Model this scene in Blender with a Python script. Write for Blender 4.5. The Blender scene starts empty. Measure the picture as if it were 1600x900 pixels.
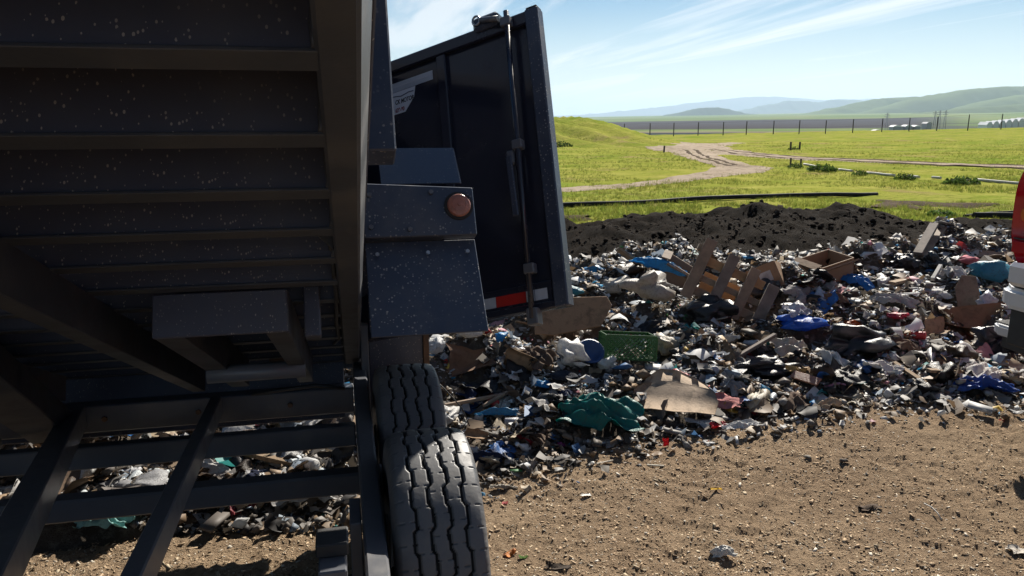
import bpy, bmesh, math, random
import numpy as np
from math import sin, cos, tan, radians, pi, sqrt
from mathutils import Vector, Matrix, Euler

# ------------------------------------------------------------------ camera, world, sun, exposure
SC = bpy.context.scene
CH, PITCH, YAW, FPX = 1.63, radians(12.4), radians(12.5), 1209.0
cam_d = bpy.data.cameras.new('camera')
cam_d.sensor_width = 36.0
cam_d.lens = FPX / 1600.0 * 36.0
cam_d.clip_start = 0.05
cam_d.clip_end = 90000.0
cam = bpy.data.objects.new('camera', cam_d)
SC.collection.objects.link(cam)
cam.location = (0, 0, CH)
cam.rotation_euler = (pi / 2 - PITCH, 0, -YAW)
SC.camera = cam

SUN_AZ = radians(34.0)      # clockwise from +Y (the trailer's long axis), seen from above
SUN_EL = radians(34.0)
world = bpy.data.worlds.new('World')
SC.world = world
world.use_nodes = True
wn, wl = world.node_tree.nodes, world.node_tree.links
wn.clear()


def wnode(t, **kw):
    n = wn.new(t)
    for k, v in kw.items():
        setattr(n, k, v)
    return n


def wmath(op, a, b=None, clamp=False):
    n = wn.new('ShaderNodeMath'); n.operation = op; n.use_clamp = clamp
    for i, q in enumerate((a, b)):
        if q is None:
            continue
        if isinstance(q, (int, float)):
            n.inputs[i].default_value = q
        else:
            wl.new(q, n.inputs[i])
    return n.outputs[0]


sky = wnode('ShaderNodeTexSky', sky_type='NISHITA', sun_disc=False)
sky.sun_elevation = SUN_EL
sky.sun_rotation = SUN_AZ
sky.air_density = 1.0
sky.dust_density = 0.15
sky.ozone_density = 3.0
tc = wnode('ShaderNodeTexCoord')
sep = wnode('ShaderNodeSeparateXYZ')
wl.new(tc.outputs['Generated'], sep.inputs[0])
zc = wmath('MAXIMUM', sep.outputs[2], 0.012)
zc = wmath('ADD', zc, 0.03)
cxp = wmath('DIVIDE', sep.outputs[0], zc)
cyp = wmath('DIVIDE', sep.outputs[1], zc)


def cloud_layer(sx, sy, rot, seed, detail, lo, hi, dist=0.0, rough=0.55):
    cmb = wn.new('ShaderNodeCombineXYZ')
    wl.new(cxp, cmb.inputs[0]); wl.new(cyp, cmb.inputs[1]); cmb.inputs[2].default_value = seed
    mp = wn.new('ShaderNodeMapping')
    mp.inputs['Rotation'].default_value = (0, 0, rot)
    mp.inputs['Scale'].default_value = (sx, sy, 1)
    wl.new(cmb.outputs[0], mp.inputs[0])
    nz = wn.new('ShaderNodeTexNoise')
    nz.inputs['Scale'].default_value = 1.0
    nz.inputs['Detail'].default_value = detail
    nz.inputs['Roughness'].default_value = rough
    nz.inputs['Distortion'].default_value = dist
    wl.new(mp.outputs[0], nz.inputs['Vector'])
    mr = wn.new('ShaderNodeMapRange'); mr.interpolation_type = 'SMOOTHSTEP'
    mr.inputs[1].default_value = lo; mr.inputs[2].default_value = hi
    wl.new(nz.outputs['Fac'], mr.inputs[0])
    return mr.outputs[0]


c1 = cloud_layer(0.85, 0.10, radians(6), 3.1, 8, 0.47, 0.64, 0.9)
c2 = cloud_layer(0.16, 0.07, radians(-14), 9.4, 6, 0.42, 0.66, 0.4)
c3 = cloud_layer(2.4, 0.20, radians(12), 5.7, 6, 0.52, 0.68, 0.4)
cov = wmath('ADD', wmath('MULTIPLY', c1, 0.8), wmath('MULTIPLY', c2, 0.45))
cov = wmath('ADD', cov, wmath('MULTIPLY', c3, 0.35), clamp=True)
# thin veil that thickens towards the horizon
veil = wn.new('ShaderNodeMapRange'); veil.interpolation_type = 'SMOOTHSTEP'
veil.inputs[1].default_value = 0.20; veil.inputs[2].default_value = 0.0
veil.inputs[3].default_value = 0.0; veil.inputs[4].default_value = 0.55
wl.new(sep.outputs[2], veil.inputs[0])
cov = wmath('MAXIMUM', wmath('MULTIPLY', cov, 0.9), veil.outputs[0])
# clouds pass on sky light, whiter
hs = wn.new('ShaderNodeHueSaturation')
hs.inputs['Saturation'].default_value = 0.15
hs.inputs['Value'].default_value = 0.92
wl.new(sky.outputs[0], hs.inputs['Color'])
mixc = wn.new('ShaderNodeMix'); mixc.data_type = 'RGBA'
wl.new(cov, mixc.inputs[0])
hs2 = wn.new('ShaderNodeHueSaturation')
hs2.inputs['Saturation'].default_value = 1.65
hs2.inputs['Value'].default_value = 0.62
wl.new(sky.outputs[0], hs2.inputs['Color'])
wl.new(hs2.outputs[0], mixc.inputs[6]); wl.new(hs.outputs[0], mixc.inputs[7])
bg = wnode('ShaderNodeBackground')
bg.inputs['Strength'].default_value = 0.055
wl.new(mixc.outputs[2], bg.inputs['Color'])
wo = wnode('ShaderNodeOutputWorld')
wl.new(bg.outputs[0], wo.inputs['Surface'])

sun_d = bpy.data.lights.new('sun', 'SUN')
sun_d.energy = 4.8
sun_d.angle = radians(0.53)
sun_d.color = (1.0, 0.93, 0.82)
sun = bpy.data.objects.new('sun', sun_d)
SC.collection.objects.link(sun)
sun_dir = Vector((sin(SUN_AZ) * cos(SUN_EL), cos(SUN_AZ) * cos(SUN_EL), sin(SUN_EL)))
sun.rotation_euler = (-sun_dir).to_track_quat('-Z', 'Y').to_euler()
sun.location = sun_dir * 50

vs = SC.view_settings
vs.view_transform = 'Standard'
vs.look = 'None'
vs.exposure = 0.95
vs.gamma = 1.0
vs.use_curve_mapping = False
cy = SC.cycles
cy.use_denoising = True
cy.max_bounces = 7
cy.diffuse_bounces = 4
cy.glossy_bounces = 3
cy.transmission_bounces = 3
cy.volume_bounces = 1
cy.caustics_reflective = False
cy.caustics_refractive = False

# ------------------------------------------------------------------ helpers
RNG = np.random.default_rng(7)
random.seed(7)
COL = SC.collection
fw = np.array([sin(YAW) * cos(PITCH), cos(YAW) * cos(PITCH), -sin(PITCH)])
rt = np.array([cos(YAW), -sin(YAW), 0.0])
upv = np.cross(rt, fw)
CP = np.array([0, 0, CH])


def ray(x, y):
    return fw + rt * (x - 800) / FPX - upv * (y - 450) / FPX


def pt(x, y, D):
    return CP + ray(x, y) * D


def ad(a, d):
    """lateral / forward metres on the ground -> world X, Y"""
    return a * cos(YAW) + d * sin(YAW), -a * sin(YAW) + d * cos(YAW)


def to_ad(X, Y):
    return X * cos(YAW) - Y * sin(YAW), X * sin(YAW) + Y * cos(YAW)


def sm(e0, e1, x):
    t = np.clip((np.asarray(x, float) - e0) / (e1 - e0), 0, 1)
    return t * t * (3 - 2 * t)


def _h(ix, iy, iz):
    n = (ix * 73856093) ^ (iy * 19349663) ^ (iz * 83492791)
    n = (n ^ (n >> 13)) * 1274126177
    n = n & 0x7fffffff
    n = (n ^ (n >> 16)) & 0xffffff
    return n / float(0xffffff)


def noise3(x, y, z):
    x, y, z = np.broadcast_arrays(np.asarray(x, float), np.asarray(y, float), np.asarray(z, float))
    ix, iy, iz = np.floor(x).astype(np.int64), np.floor(y).astype(np.int64), np.floor(z).astype(np.int64)
    fx, fy, fz = x - ix, y - iy, z - iz
    ux, uy, uz = (f * f * f * (f * (f * 6 - 15) + 10) for f in (fx, fy, fz))
    r = 0
    for dx in (0, 1):
        for dy in (0, 1):
            for dz in (0, 1):
                wgt = (ux if dx else 1 - ux) * (uy if dy else 1 - uy) * (uz if dz else 1 - uz)
                r = r + wgt * _h(ix + dx, iy + dy, iz + dz)
    return r * 2 - 1


def fbm(x, y, z=0.0, oct=4, gain=0.5, ridged=False):
    s, a, f, tot = 0, 1.0, 1.0, 0
    for k in range(oct):
        n = noise3(x * f + k * 17.3, y * f - k * 9.1, z * f + k * 3.7)
        s = s + a * ((1 - 2 * np.abs(n)) if ridged else n)
        tot += a
        a *= gain
        f *= 2.03
    return s / tot


def mesh(name, V, F, smooth=False):
    me = bpy.data.meshes.new(name)
    V = np.asarray(V, np.float32)
    if isinstance(F, np.ndarray):
        k = F.shape[1]
        me.vertices.add(len(V)); me.vertices.foreach_set('co', V.ravel())
        me.loops.add(F.size); me.loops.foreach_set('vertex_index', F.astype(np.int32).ravel())
        me.polygons.add(len(F))
        me.polygons.foreach_set('loop_start', np.arange(0, F.size, k, dtype=np.int32))
        me.update(calc_edges=True)
    else:
        me.from_pydata([tuple(map(float, v)) for v in V], [], F)
        me.update()
    if smooth:
        me.polygons.foreach_set('use_smooth', np.ones(len(me.polygons), bool))
    return me


def link(name, me, m=None, parent=None, loc=None):
    o = bpy.data.objects.new(name, me)
    COL.objects.link(o)
    if m is not None and me is not None and not me.materials:
        me.materials.append(m)
    if parent is not None:
        o.parent = parent
        if loc is None:
            o.location = world_neg(parent)
    if loc is not None:
        o.location = loc
    return o


def world_neg(p):
    v = Vector((0, 0, 0))
    while p is not None:
        v -= p.location
        p = p.parent
    return v


def tag(o, label, cat, group=None, kind=None):
    if label: o['label'] = label
    if cat: o['category'] = cat
    if group: o['group'] = group
    if kind: o['kind'] = kind
    return o


def thing(name, loc, label, cat, group=None):
    o = bpy.data.objects.new(name, None)
    o.empty_display_size = 0.2
    COL.objects.link(o)
    o.location = loc
    return tag(o, label, cat, group)


def grid_faces(nu, nv):
    i = np.arange(nu - 1)[:, None] * nv + np.arange(nv - 1)[None, :]
    return np.stack([i, i + nv, i + nv + 1, i + 1], -1).reshape(-1, 4)


def rmesh(bm, bevel=0.0, seg=1):
    if bevel:
        bmesh.ops.bevel(bm, geom=bm.edges[:], offset=bevel, segments=seg, affect='EDGES', clamp_overlap=True)
    me = bpy.data.meshes.new('m')
    bm.to_mesh(me); bm.free()
    return me


def box_me(c, ax, ay, az, bevel=0.0, seg=1):
    """box centred at c with half-axis vectors ax, ay, az"""
    c, ax, ay, az = (np.asarray(q, float) for q in (c, ax, ay, az))
    bm = bmesh.new()
    vs_ = {}
    for i in (-1, 1):
        for j in (-1, 1):
            for k in (-1, 1):
                vs_[i, j, k] = bm.verts.new(c + ax * i + ay * j + az * k)
    for f in (((-1, -1, -1), (-1, 1, -1), (1, 1, -1), (1, -1, -1)), ((-1, -1, 1), (1, -1, 1), (1, 1, 1), (-1, 1, 1)),
              ((-1, -1, -1), (1, -1, -1), (1, -1, 1), (-1, -1, 1)), ((-1, 1, -1), (-1, 1, 1), (1, 1, 1), (1, 1, -1)),
              ((-1, -1, -1), (-1, -1, 1), (-1, 1, 1), (-1, 1, -1)), ((1, -1, -1), (1, 1, -1), (1, 1, 1), (1, -1, 1))):
        bm.faces.new([vs_[q] for q in f])
    bmesh.ops.recalc_face_normals(bm, faces=bm.faces[:])
    return rmesh(bm, bevel, seg)


def bar_me(p0, p1, wx, wz, up=(0, 0, 1), bevel=0.004):
    p0, p1, up = (np.asarray(q, float) for q in (p0, p1, up))
    t = p1 - p0; L = np.linalg.norm(t); t = t / L
    s = np.cross(t, up); s /= np.linalg.norm(s)
    n = np.cross(s, t)
    return box_me((p0 + p1) / 2, t * L / 2, s * wx / 2, n * wz / 2, bevel)


def prism_me(poly, d, bevel=0.0, seg=1):
    """closed polygon (3D points, planar) extruded by vector d"""
    bm = bmesh.new()
    a = [bm.verts.new(np.asarray(p, float)) for p in poly]
    b = [bm.verts.new(np.asarray(p, float) + np.asarray(d, float)) for p in poly]
    bm.faces.new(a[::-1]); bm.faces.new(b)
    for i in range(len(a)):
        j = (i + 1) % len(a)
        bm.faces.new((a[i], a[j], b[j], b[i]))
    bmesh.ops.recalc_face_normals(bm, faces=bm.faces[:])
    return rmesh(bm, bevel, seg)


def tube_me(path, r, n=8, caps=True):
    path = [np.asarray(p, float) for p in path]
    V, F = [], []
    up = np.array([0.0, 0.0, 1.0])
    for i, p in enumerate(path):
        t = path[min(i + 1, len(path) - 1)] - path[max(i - 1, 0)]
        t = t / (np.linalg.norm(t) + 1e-9)
        s = np.cross(t, up if abs(t[2]) < 0.95 else np.array([1.0, 0, 0])); s /= np.linalg.norm(s)
        q = np.cross(s, t)
        rr = r[i] if isinstance(r, (list, tuple)) else r
        for k in range(n):
            a = 2 * pi * k / n
            V.append(p + (s * cos(a) + q * sin(a)) * rr)
    for i in range(len(path) - 1):
        for k in range(n):
            F.append((i * n + k, i * n + (k + 1) % n, (i + 1) * n + (k + 1) % n, (i + 1) * n + k))
    if caps:
        F.append(tuple(range(n))[::-1]); F.append(tuple((len(path) - 1) * n + k for k in range(n)))
    me = mesh('tube', V, F)
    me.polygons.foreach_set('use_smooth', np.array([len(p.vertices) == 4 for p in me.polygons], bool))
    return me


def lathe_me(prof, n=32, axis='x', c=(0, 0, 0), smooth=True):
    """prof: list of (along, radius)"""
    V, F = [], []
    c = np.asarray(c, float)
    for (l, r) in prof:
        for k in range(n):
            a = 2 * pi * k / n
            if axis == 'x': V.append(c + (l, r * cos(a), r * sin(a)))
            elif axis == 'z': V.append(c + (r * cos(a), r * sin(a), l))
            else: V.append(c + (r * cos(a), l, r * sin(a)))
    for i in range(len(prof) - 1):
        for k in range(n):
            F.append((i * n + k, i * n + (k + 1) % n, (i + 1) * n + (k + 1) % n, (i + 1) * n + k))
    F.append(tuple(range(n))); F.append(tuple((len(prof) - 1) * n + k for k in range(n))[::-1])
    return mesh('lathe', V, F, smooth)


# ------------------------------------------------------------------ materials
def nt(name):
    m = bpy.data.materials.new(name)
    m.use_nodes = True
    n, l = m.node_tree.nodes, m.node_tree.links
    return m, n, l, n['Principled BSDF'], n['Material Output']


def ramp(n, l, fac, stops):
    r = n.new('ShaderNodeValToRGB')
    e = r.color_ramp.elements
    while len(e) > 1:
        e.remove(e[-1])
    e[0].position = stops[0][0]; e[0].color = (*stops[0][1], 1)
    for p, c in stops[1:]:
        q = e.new(p); q.color = (*c, 1)
    l.new(fac, r.inputs[0])
    return r.outputs[0]


def noise(n, l, scale, detail=4, rough=0.55, coord='Object', dist=0.0, vec=None):
    if vec is None:
        t = n.new('ShaderNodeTexCoord'); vec = t.outputs[coord]
    z = n.new('ShaderNodeTexNoise')
    z.inputs['Scale'].default_value = scale
    z.inputs['Detail'].default_value = detail
    z.inputs['Roughness'].default_value = rough
    z.inputs['Distortion'].default_value = dist
    l.new(vec, z.inputs['Vector'])
    return z.outputs['Fac']


def mixc_(n, l, fac, a, b, mode='MIX'):
    x = n.new('ShaderNodeMix'); x.data_type = 'RGBA'; x.blend_type = mode
    for i, q in ((0, fac), (6, a), (7, b)):
        if isinstance(q, (int, float)): x.inputs[i].default_value = q
        elif isinstance(q, (tuple, list)): x.inputs[i].default_value = (*q, 1)
        else: l.new(q, x.inputs[i])
    return x.outputs[2]


def step(n, l, v, lo, hi):
    r = n.new('ShaderNodeMapRange'); r.interpolation_type = 'SMOOTHSTEP'
    r.inputs[1].default_value = lo; r.inputs[2].default_value = hi
    l.new(v, r.inputs[0])
    return r.outputs[0]


def bump(n, l, b, h, strength=0.3, dist=0.01):
    q = n.new('ShaderNodeBump')
    q.inputs['Strength'].default_value = strength
    q.inputs['Distance'].default_value = dist
    l.new(h, q.inputs['Height'])
    l.new(q.outputs[0], b.inputs['Normal'])


def paint(name, base, rough=0.4, dust=(0.16, 0.13, 0.10), dust_amt=0.35, specks=0.0, speck_scale=70, metal=0.0, spec=0.5, streak=False, bmp=0.15):
    m, n, l, b, o = nt(name)
    d1 = noise(n, l, 5.0, 6, 0.65)
    fac = step(n, l, d1, 0.42, 0.78)
    mu = n.new('ShaderNodeMath'); mu.operation = 'MULTIPLY'; mu.inputs[1].default_value = dust_amt
    l.new(fac, mu.inputs[0])
    col = mixc_(n, l, mu.outputs[0], base, dust)
    if specks:
        t = n.new('ShaderNodeTexCoord')
        mp = n.new('ShaderNodeMapping'); l.new(t.outputs['Object'], mp.inputs[0])
        if streak:
            mp.inputs['Rotation'].default_value = (0.4, 0.3, 0.5); mp.inputs['Scale'].default_value = (1, 0.6, 0.6)
        vo = n.new('ShaderNodeTexVoronoi'); vo.inputs['Scale'].default_value = speck_scale
        vo.inputs['Randomness'].default_value = 1.0
        l.new(mp.outputs[0], vo.inputs['Vector'])
        sz = n.new('ShaderNodeSeparateColor'); l.new(vo.outputs['Color'], sz.inputs[0])
        # only some cells hold a fleck, each of its own size
        rr = n.new('ShaderNodeMapRange'); rr.inputs[1].default_value = 1.0 - specks; rr.inputs[2].default_value = 1.0
        rr.inputs[3].default_value = 0.0; rr.inputs[4].default_value = 0.42
        l.new(sz.outputs[0], rr.inputs[0])
        lt = n.new('ShaderNodeMath'); lt.operation = 'LESS_THAN'
        l.new(vo.outputs['Distance'], lt.inputs[0]); l.new(rr.outputs[0], lt.inputs[1])
        br = n.new('ShaderNodeMath'); br.operation = 'MULTIPLY'
        l.new(lt.outputs[0], br.inputs[0]); l.new(step(n, l, noise(n, l, 3.0, 4), 0.32, 0.62), br.inputs[1])
        col = mixc_(n, l, br.outputs[0], col, (0.34, 0.31, 0.28))
    l.new(col, b.inputs['Base Color'])
    b.inputs['Metallic'].default_value = metal
    b.inputs['Specular IOR Level'].default_value = spec
    rr2 = n.new('ShaderNodeMapRange'); rr2.inputs[3].default_value = rough; rr2.inputs[4].default_value = min(1, rough + 0.35)
    l.new(fac, rr2.inputs[0]); l.new(rr2.outputs[0], b.inputs['Roughness'])
    if bmp:
        bump(n, l, b, noise(n, l, 45, 5), bmp, 0.004)
    return m


def plain(name, c1, c2=None, rough=0.6, scale=8, metal=0.0, spec=0.5, bmp=0.2, bscale=60, trans=0.0, emis=None):
    m, n, l, b, o = nt(name)
    c2 = c2 or tuple(x * 0.7 for x in c1)
    col = mixc_(n, l, step(n, l, noise(n, l, scale, 5, 0.6), 0.3, 0.7), c1, c2)
    l.new(col, b.inputs['Base Color'])
    b.inputs['Roughness'].default_value = rough
    b.inputs['Metallic'].default_value = metal
    b.inputs['Specular IOR Level'].default_value = spec
    if bmp:
        bump(n, l, b, noise(n, l, bscale, 4), bmp, 0.005)
    if trans:
        tr = n.new('ShaderNodeBsdfTranslucent'); l.new(col, tr.inputs[0])
        mx = n.new('ShaderNodeMixShader'); mx.inputs[0].default_value = trans
        l.new(b.outputs[0], mx.inputs[1]); l.new(tr.outputs[0], mx.inputs[2]); l.new(mx.outputs[0], o.inputs[0])
    return m


def tinted(name, rough, trans, grime=(0.06, 0.045, 0.03), grime_amt=0.4, gscale=9, spec=0.5):
    """takes its colour from each object's own colour, with dirt on top"""
    m, n, l, b, o = nt(name)
    oi = n.new('ShaderNodeObjectInfo')
    g = step(n, l, noise(n, l, gscale, 6, 0.65, dist=0.5), 0.45, 0.75)
    mu = n.new('ShaderNodeMath'); mu.operation = 'MULTIPLY'; mu.inputs[1].default_value = grime_amt
    l.new(g, mu.inputs[0])
    col = mixc_(n, l, mu.outputs[0], oi.outputs['Color'], grime)
    l.new(col, b.inputs['Base Color'])
    b.inputs['Roughness'].default_value = rough
    b.inputs['Specular IOR Level'].default_value = spec
    bump(n, l, b, noise(n, l, 22, 5, 0.6, dist=1.0), 0.35, 0.012)
    if trans:
        tr = n.new('ShaderNodeBsdfTranslucent'); l.new(col, tr.inputs[0])
        mx = n.new('ShaderNodeMixShader'); mx.inputs[0].default_value = trans
        l.new(b.outputs[0], mx.inputs[1]); l.new(tr.outputs[0], mx.inputs[2]); l.new(mx.outputs[0], o.inputs[0])
    return m


def attr_mat(name, rough, trans=0.0, spec=0.5, bmp=0.0, bscale=120):
    m, n, l, b, o = nt(name)
    a = n.new('ShaderNodeAttribute'); a.attribute_name = 'col'
    l.new(a.outputs['Color'], b.inputs['Base Color'])
    b.inputs['Roughness'].default_value = rough
    b.inputs['Specular IOR Level'].default_value = spec
    if bmp:
        bump(n, l, b, noise(n, l, bscale, 3), bmp, 0.004)
    if trans:
        tr = n.new('ShaderNodeBsdfTranslucent'); l.new(a.outputs['Color'], tr.inputs[0])
        mx = n.new('ShaderNodeMixShader'); mx.inputs[0].default_value = trans
        l.new(b.outputs[0], mx.inputs[1]); l.new(tr.outputs[0], mx.inputs[2]); l.new(mx.outputs[0], o.inputs[0])
    return m


M = {}
M['black_under'] = paint('black_paint_muddy', (0.058, 0.062, 0.088), 0.42, (0.12, 0.11, 0.10), dust_amt=0.25, specks=0.24, speck_scale=240, streak=True)
M['black_frame'] = paint('black_paint_frame', (0.115, 0.12, 0.135), 0.32, (0.19, 0.175, 0.16), 0.6)
M['black_flange'] = paint('black_paint_dusty', (0.036, 0.040, 0.050), 0.5, (0.105, 0.10, 0.096), 0.55)
M['black_gloss'] = paint('black_paint_gloss', (0.022, 0.024, 0.038), 0.10, dust_amt=0.06, bmp=0.02)
M['black_plate'] = paint('black_plate_splashed', (0.040, 0.052, 0.082), 0.34, (0.15, 0.15, 0.155), 0.45, specks=0.5, speck_scale=120)
M['rubber'] = paint('tyre_rubber', (0.095, 0.097, 0.104), 0.5, (0.19, 0.175, 0.155), 0.75, bmp=0.25)
M['rubber_groove'] = plain('clean_shaded_groove_rubber', (0.018, 0.018, 0.019), (0.03, 0.028, 0.026), 0.85, 30, spec=0.15)  # clean rubber, with the shade inside grooves and sipes painted in
M['steel'] = plain('worn_steel', (0.45, 0.45, 0.46), (0.3, 0.29, 0.28), 0.4, 12, 0.9)
M['silver'] = plain('silver_bumper', (0.66, 0.67, 0.69), (0.60, 0.61, 0.63), 0.30, 4, 0.15, bmp=0.02)
M['rust'] = plain('rusty_steel', (0.16, 0.085, 0.045), (0.08, 0.05, 0.035), 0.8, 18)
M['black_plastic'] = plain('black_plastic', (0.02, 0.02, 0.022), (0.03, 0.03, 0.03), 0.6, 10)
M['amber'] = plain('amber_lens', (0.46, 0.17, 0.11), (0.32, 0.14, 0.10), 0.25, 40, bmp=0.3, bscale=160)
M['lamp_rubber'] = plain('lamp_grommet', (0.02, 0.018, 0.018), None, 0.7)
M['red_tape'] = plain('red_reflective_tape', (0.55, 0.02, 0.02), (0.5, 0.03, 0.02), 0.4, 30, bmp=0.05)
M['white_tape'] = plain('white_reflective_tape', (0.55, 0.57, 0.62), (0.48, 0.5, 0.55), 0.4, 30, bmp=0.05)
M['sticker'] = plain('white_sticker', (0.72, 0.74, 0.78), (0.66, 0.68, 0.72), 0.35, 5, bmp=0)
M['sticker_grey'] = plain('silver_sticker', (0.52, 0.56, 0.62), (0.42, 0.46, 0.52), 0.3, 3, 0.2, bmp=0)
M['ink_black'] = plain('black_print', (0.015, 0.015, 0.02), None, 0.5, bmp=0)
M['ink_red'] = plain('red_print', (0.25, 0.02, 0.03), None, 0.5, bmp=0)
M['ink_blue'] = plain('blue_print', (0.04, 0.08, 0.16), None, 0.5, bmp=0)
M['truck_red'] = plain('red_car_paint', (0.42, 0.012, 0.02), (0.38, 0.01, 0.018), 0.15, 2, bmp=0)
M['lamp_red'] = plain('red_tail_lamp', (0.50, 0.006, 0.016), (0.36, 0.004, 0.01), 0.08, 14, bmp=0.0)
M['glass_dark'] = plain('dark_glass', (0.01, 0.012, 0.014), None, 0.05, bmp=0)
M['wood'] = plain('weathered_wood', (0.30, 0.21, 0.14), (0.19, 0.135, 0.095), 0.75, 14)
M['wood_fresh'] = plain('fresh_plywood', (0.42, 0.24, 0.11), (0.25, 0.14, 0.07), 0.7, 9)
M['wood_grey'] = plain('grey_board', (0.22, 0.175, 0.14), (0.14, 0.11, 0.09), 0.8, 14)
M['bag'] = tinted('thin_plastic', 0.4, 0.38, grime_amt=0.55)
M['film'] = tinted('black_film', 0.38, 0.0, (0.05, 0.042, 0.035), 0.5)
M['cloth'] = tinted('dirty_cloth', 0.85, 0.15, spec=0.2)
M['card'] = tinted('cardboard', 0.8, 0.05, grime_amt=0.6, gscale=4, spec=0.2)
M['hard'] = tinted('hard_plastic', 0.35, 0.08, grime_amt=0.45)
M['litter'] = attr_mat('loose_litter', 0.6, 0.3, 0.35)
M['chips'] = attr_mat('soil_chips', 0.9, 0.0, 0.04)
M['clod'] = attr_mat('soil_clods', 0.95, 0.0, 0.02)
M['grassblade'] = attr_mat('grass_blades', 0.7, 0.45, 0.05)


def soil_mat(name, c1, c2, c3, s1=1.2, s2=30, bstr=0.6, bdist=0.012):
    m, n, l, b, o = nt(name)
    a = noise(n, l, s1, 5, 0.6)
    f = noise(n, l, s2, 6, 0.7)
    col = mixc_(n, l, step(n, l, a, 0.3, 0.7), c1, c2)
    col = mixc_(n, l, step(n, l, f, 0.48, 0.68), col, c3)
    l.new(col, b.inputs['Base Color'])
    b.inputs['Roughness'].default_value = 0.95
    b.inputs['Specular IOR Level'].default_value = 0.03
    h = n.new('ShaderNodeMath'); h.operation = 'ADD'
    l.new(noise(n, l, 55, 6, 0.7), h.inputs[0]); l.new(noise(n, l, 160, 4, 0.7), h.inputs[1])
    bump(n, l, b, h.outputs[0], bstr, bdist)
    return m


M['soil'] = soil_mat('dry_soil', (0.47, 0.345, 0.228), (0.36, 0.258, 0.170), (0.235, 0.165, 0.110), 1.6, 42, 1.0, 0.026)
M['heap'] = soil_mat('refuse_soil', (0.10, 0.085, 0.070), (0.15, 0.125, 0.10), (0.26, 0.225, 0.185), 2.5, 16, 0.8, 0.03)
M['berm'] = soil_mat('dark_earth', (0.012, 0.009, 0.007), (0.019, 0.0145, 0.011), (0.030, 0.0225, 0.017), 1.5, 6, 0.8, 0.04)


def grass_mat():
    m, n, l, b, o = nt('meadow_grass')
    t = n.new('ShaderNodeTexCoord')
    mp = n.new('ShaderNodeMapping'); mp.inputs['Scale'].default_value = (0.35, 1, 1)
    mp.inputs['Rotation'].default_value = (0, 0, -YAW)
    l.new(t.outputs['Object'], mp.inputs[0])
    a = noise(n, l, 0.16, 6, 0.6, vec=mp.outputs[0])
    f = noise(n, l, 1.3, 6, 0.65, vec=mp.outputs[0])
    g = noise(n, l, 0.45, 5, 0.6)
    col = mixc_(n, l, step(n, l, a, 0.35, 0.65), (0.180, 0.250, 0.036), (0.300, 0.305, 0.062))
    col = mixc_(n, l, step(n, l, f, 0.40, 0.72), col, (0.385, 0.365, 0.095))
    col = mixc_(n, l, step(n, l, g, 0.54, 0.70), col, (0.30, 0.24, 0.105))
    col = mixc_(n, l, step(n, l, noise(n, l, 9, 4, 0.7, vec=mp.outputs[0]), 0.5, 0.75), col, (0.10, 0.135, 0.018))
    l.new(col, b.inputs['Base Color'])
    b.inputs['Roughness'].default_value = 0.8
    b.inputs['Specular IOR Level'].default_value = 0.0
    h = n.new('ShaderNodeMath'); h.operation = 'ADD'
    l.new(noise(n, l, 6, 6, 0.7), h.inputs[0]); l.new(f, h.inputs[1])
    bump(n, l, b, h.outputs[0], 0.9, 0.08)
    return m


M['grass'] = grass_mat()
M['road'] = soil_mat('dirt_track', (0.46, 0.37, 0.28), (0.36, 0.285, 0.21), (0.24, 0.185, 0.135), 0.5, 2.2, 0.6, 0.03)
M['mud'] = soil_mat('bare_mud', (0.075, 0.052, 0.036), (0.11, 0.08, 0.055), (0.15, 0.11, 0.07), 1.0, 5, 0.6, 0.03)
M['pipe_black'] = plain('black_pipe', (0.012, 0.013, 0.015), (0.03, 0.03, 0.032), 0.75, 3, spec=0.12)
M['pipe_white'] = plain('white_pipe', (0.52, 0.50, 0.46), (0.40, 0.38, 0.34), 0.7, 2)
M['post'] = plain('dark_post', (0.03, 0.026, 0.024), (0.05, 0.04, 0.035), 0.8)
M['white_roof'] = plain('white_roof', (0.72, 0.73, 0.74), (0.6, 0.61, 0.62), 0.5, 0.05, bmp=0)
M['grey_wall'] = plain('grey_wall', (0.30, 0.31, 0.33), (0.24, 0.25, 0.27), 0.7, 0.05, bmp=0)

# ------------------------------------------------------------------ terrain heights
EX = np.array([-9, -1.25, -0.1, 0.62, 1.4, 2.14, 2.9, 3.66, 6, 14.0])
EY = np.array([2.85, 2.98, 3.06, 3.32, 3.44, 3.52, 3.46, 3.34, 3.1, 3.0])
# pixel rows of the berm's crest at a depth, turned into plan position and height
CREST = [(560, 372, 9.4), (870, 361, 9.6), (940, 354, 9.6), (1000, 347, 9.8), (1100, 341, 10.0), (1190, 323, 10.2), (1265, 334, 10.2), (1345, 327, 10.4), (1440, 346, 10.6), (1520, 352, 10.9), (1650, 352, 11.2)]
_cp = np.array([pt(x_, y_ - 8, d_) for x_, y_, d_ in CREST])
CA, CDp = to_ad(_cp[:, 0], _cp[:, 1])
CZ = _cp[:, 2]


def soil_z(X, Y):
    z = -0.055 * sm(2.0, 3.0, Y) * sm(1.2, 0.5, X)
    z = z + 0.10 * sm(0.8, 3.6, X) * sm(1.5, 3.5, Y)
    return z


def field_z(a, d):
    z = -0.7 * sm(25, 95, d)
    z = z + 1.15 * np.clip((a - 4) / 58.0, -0.15, 1.6) * sm(30, 95, d)
    z = z + 2.0 * sm(13.5, 4.0, a + (d - 60) * 0.06) * sm(44, 60, d) * sm(100, 80, d)
    z = z - 9.0 * sm(97, 140, d)
    return z


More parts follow.
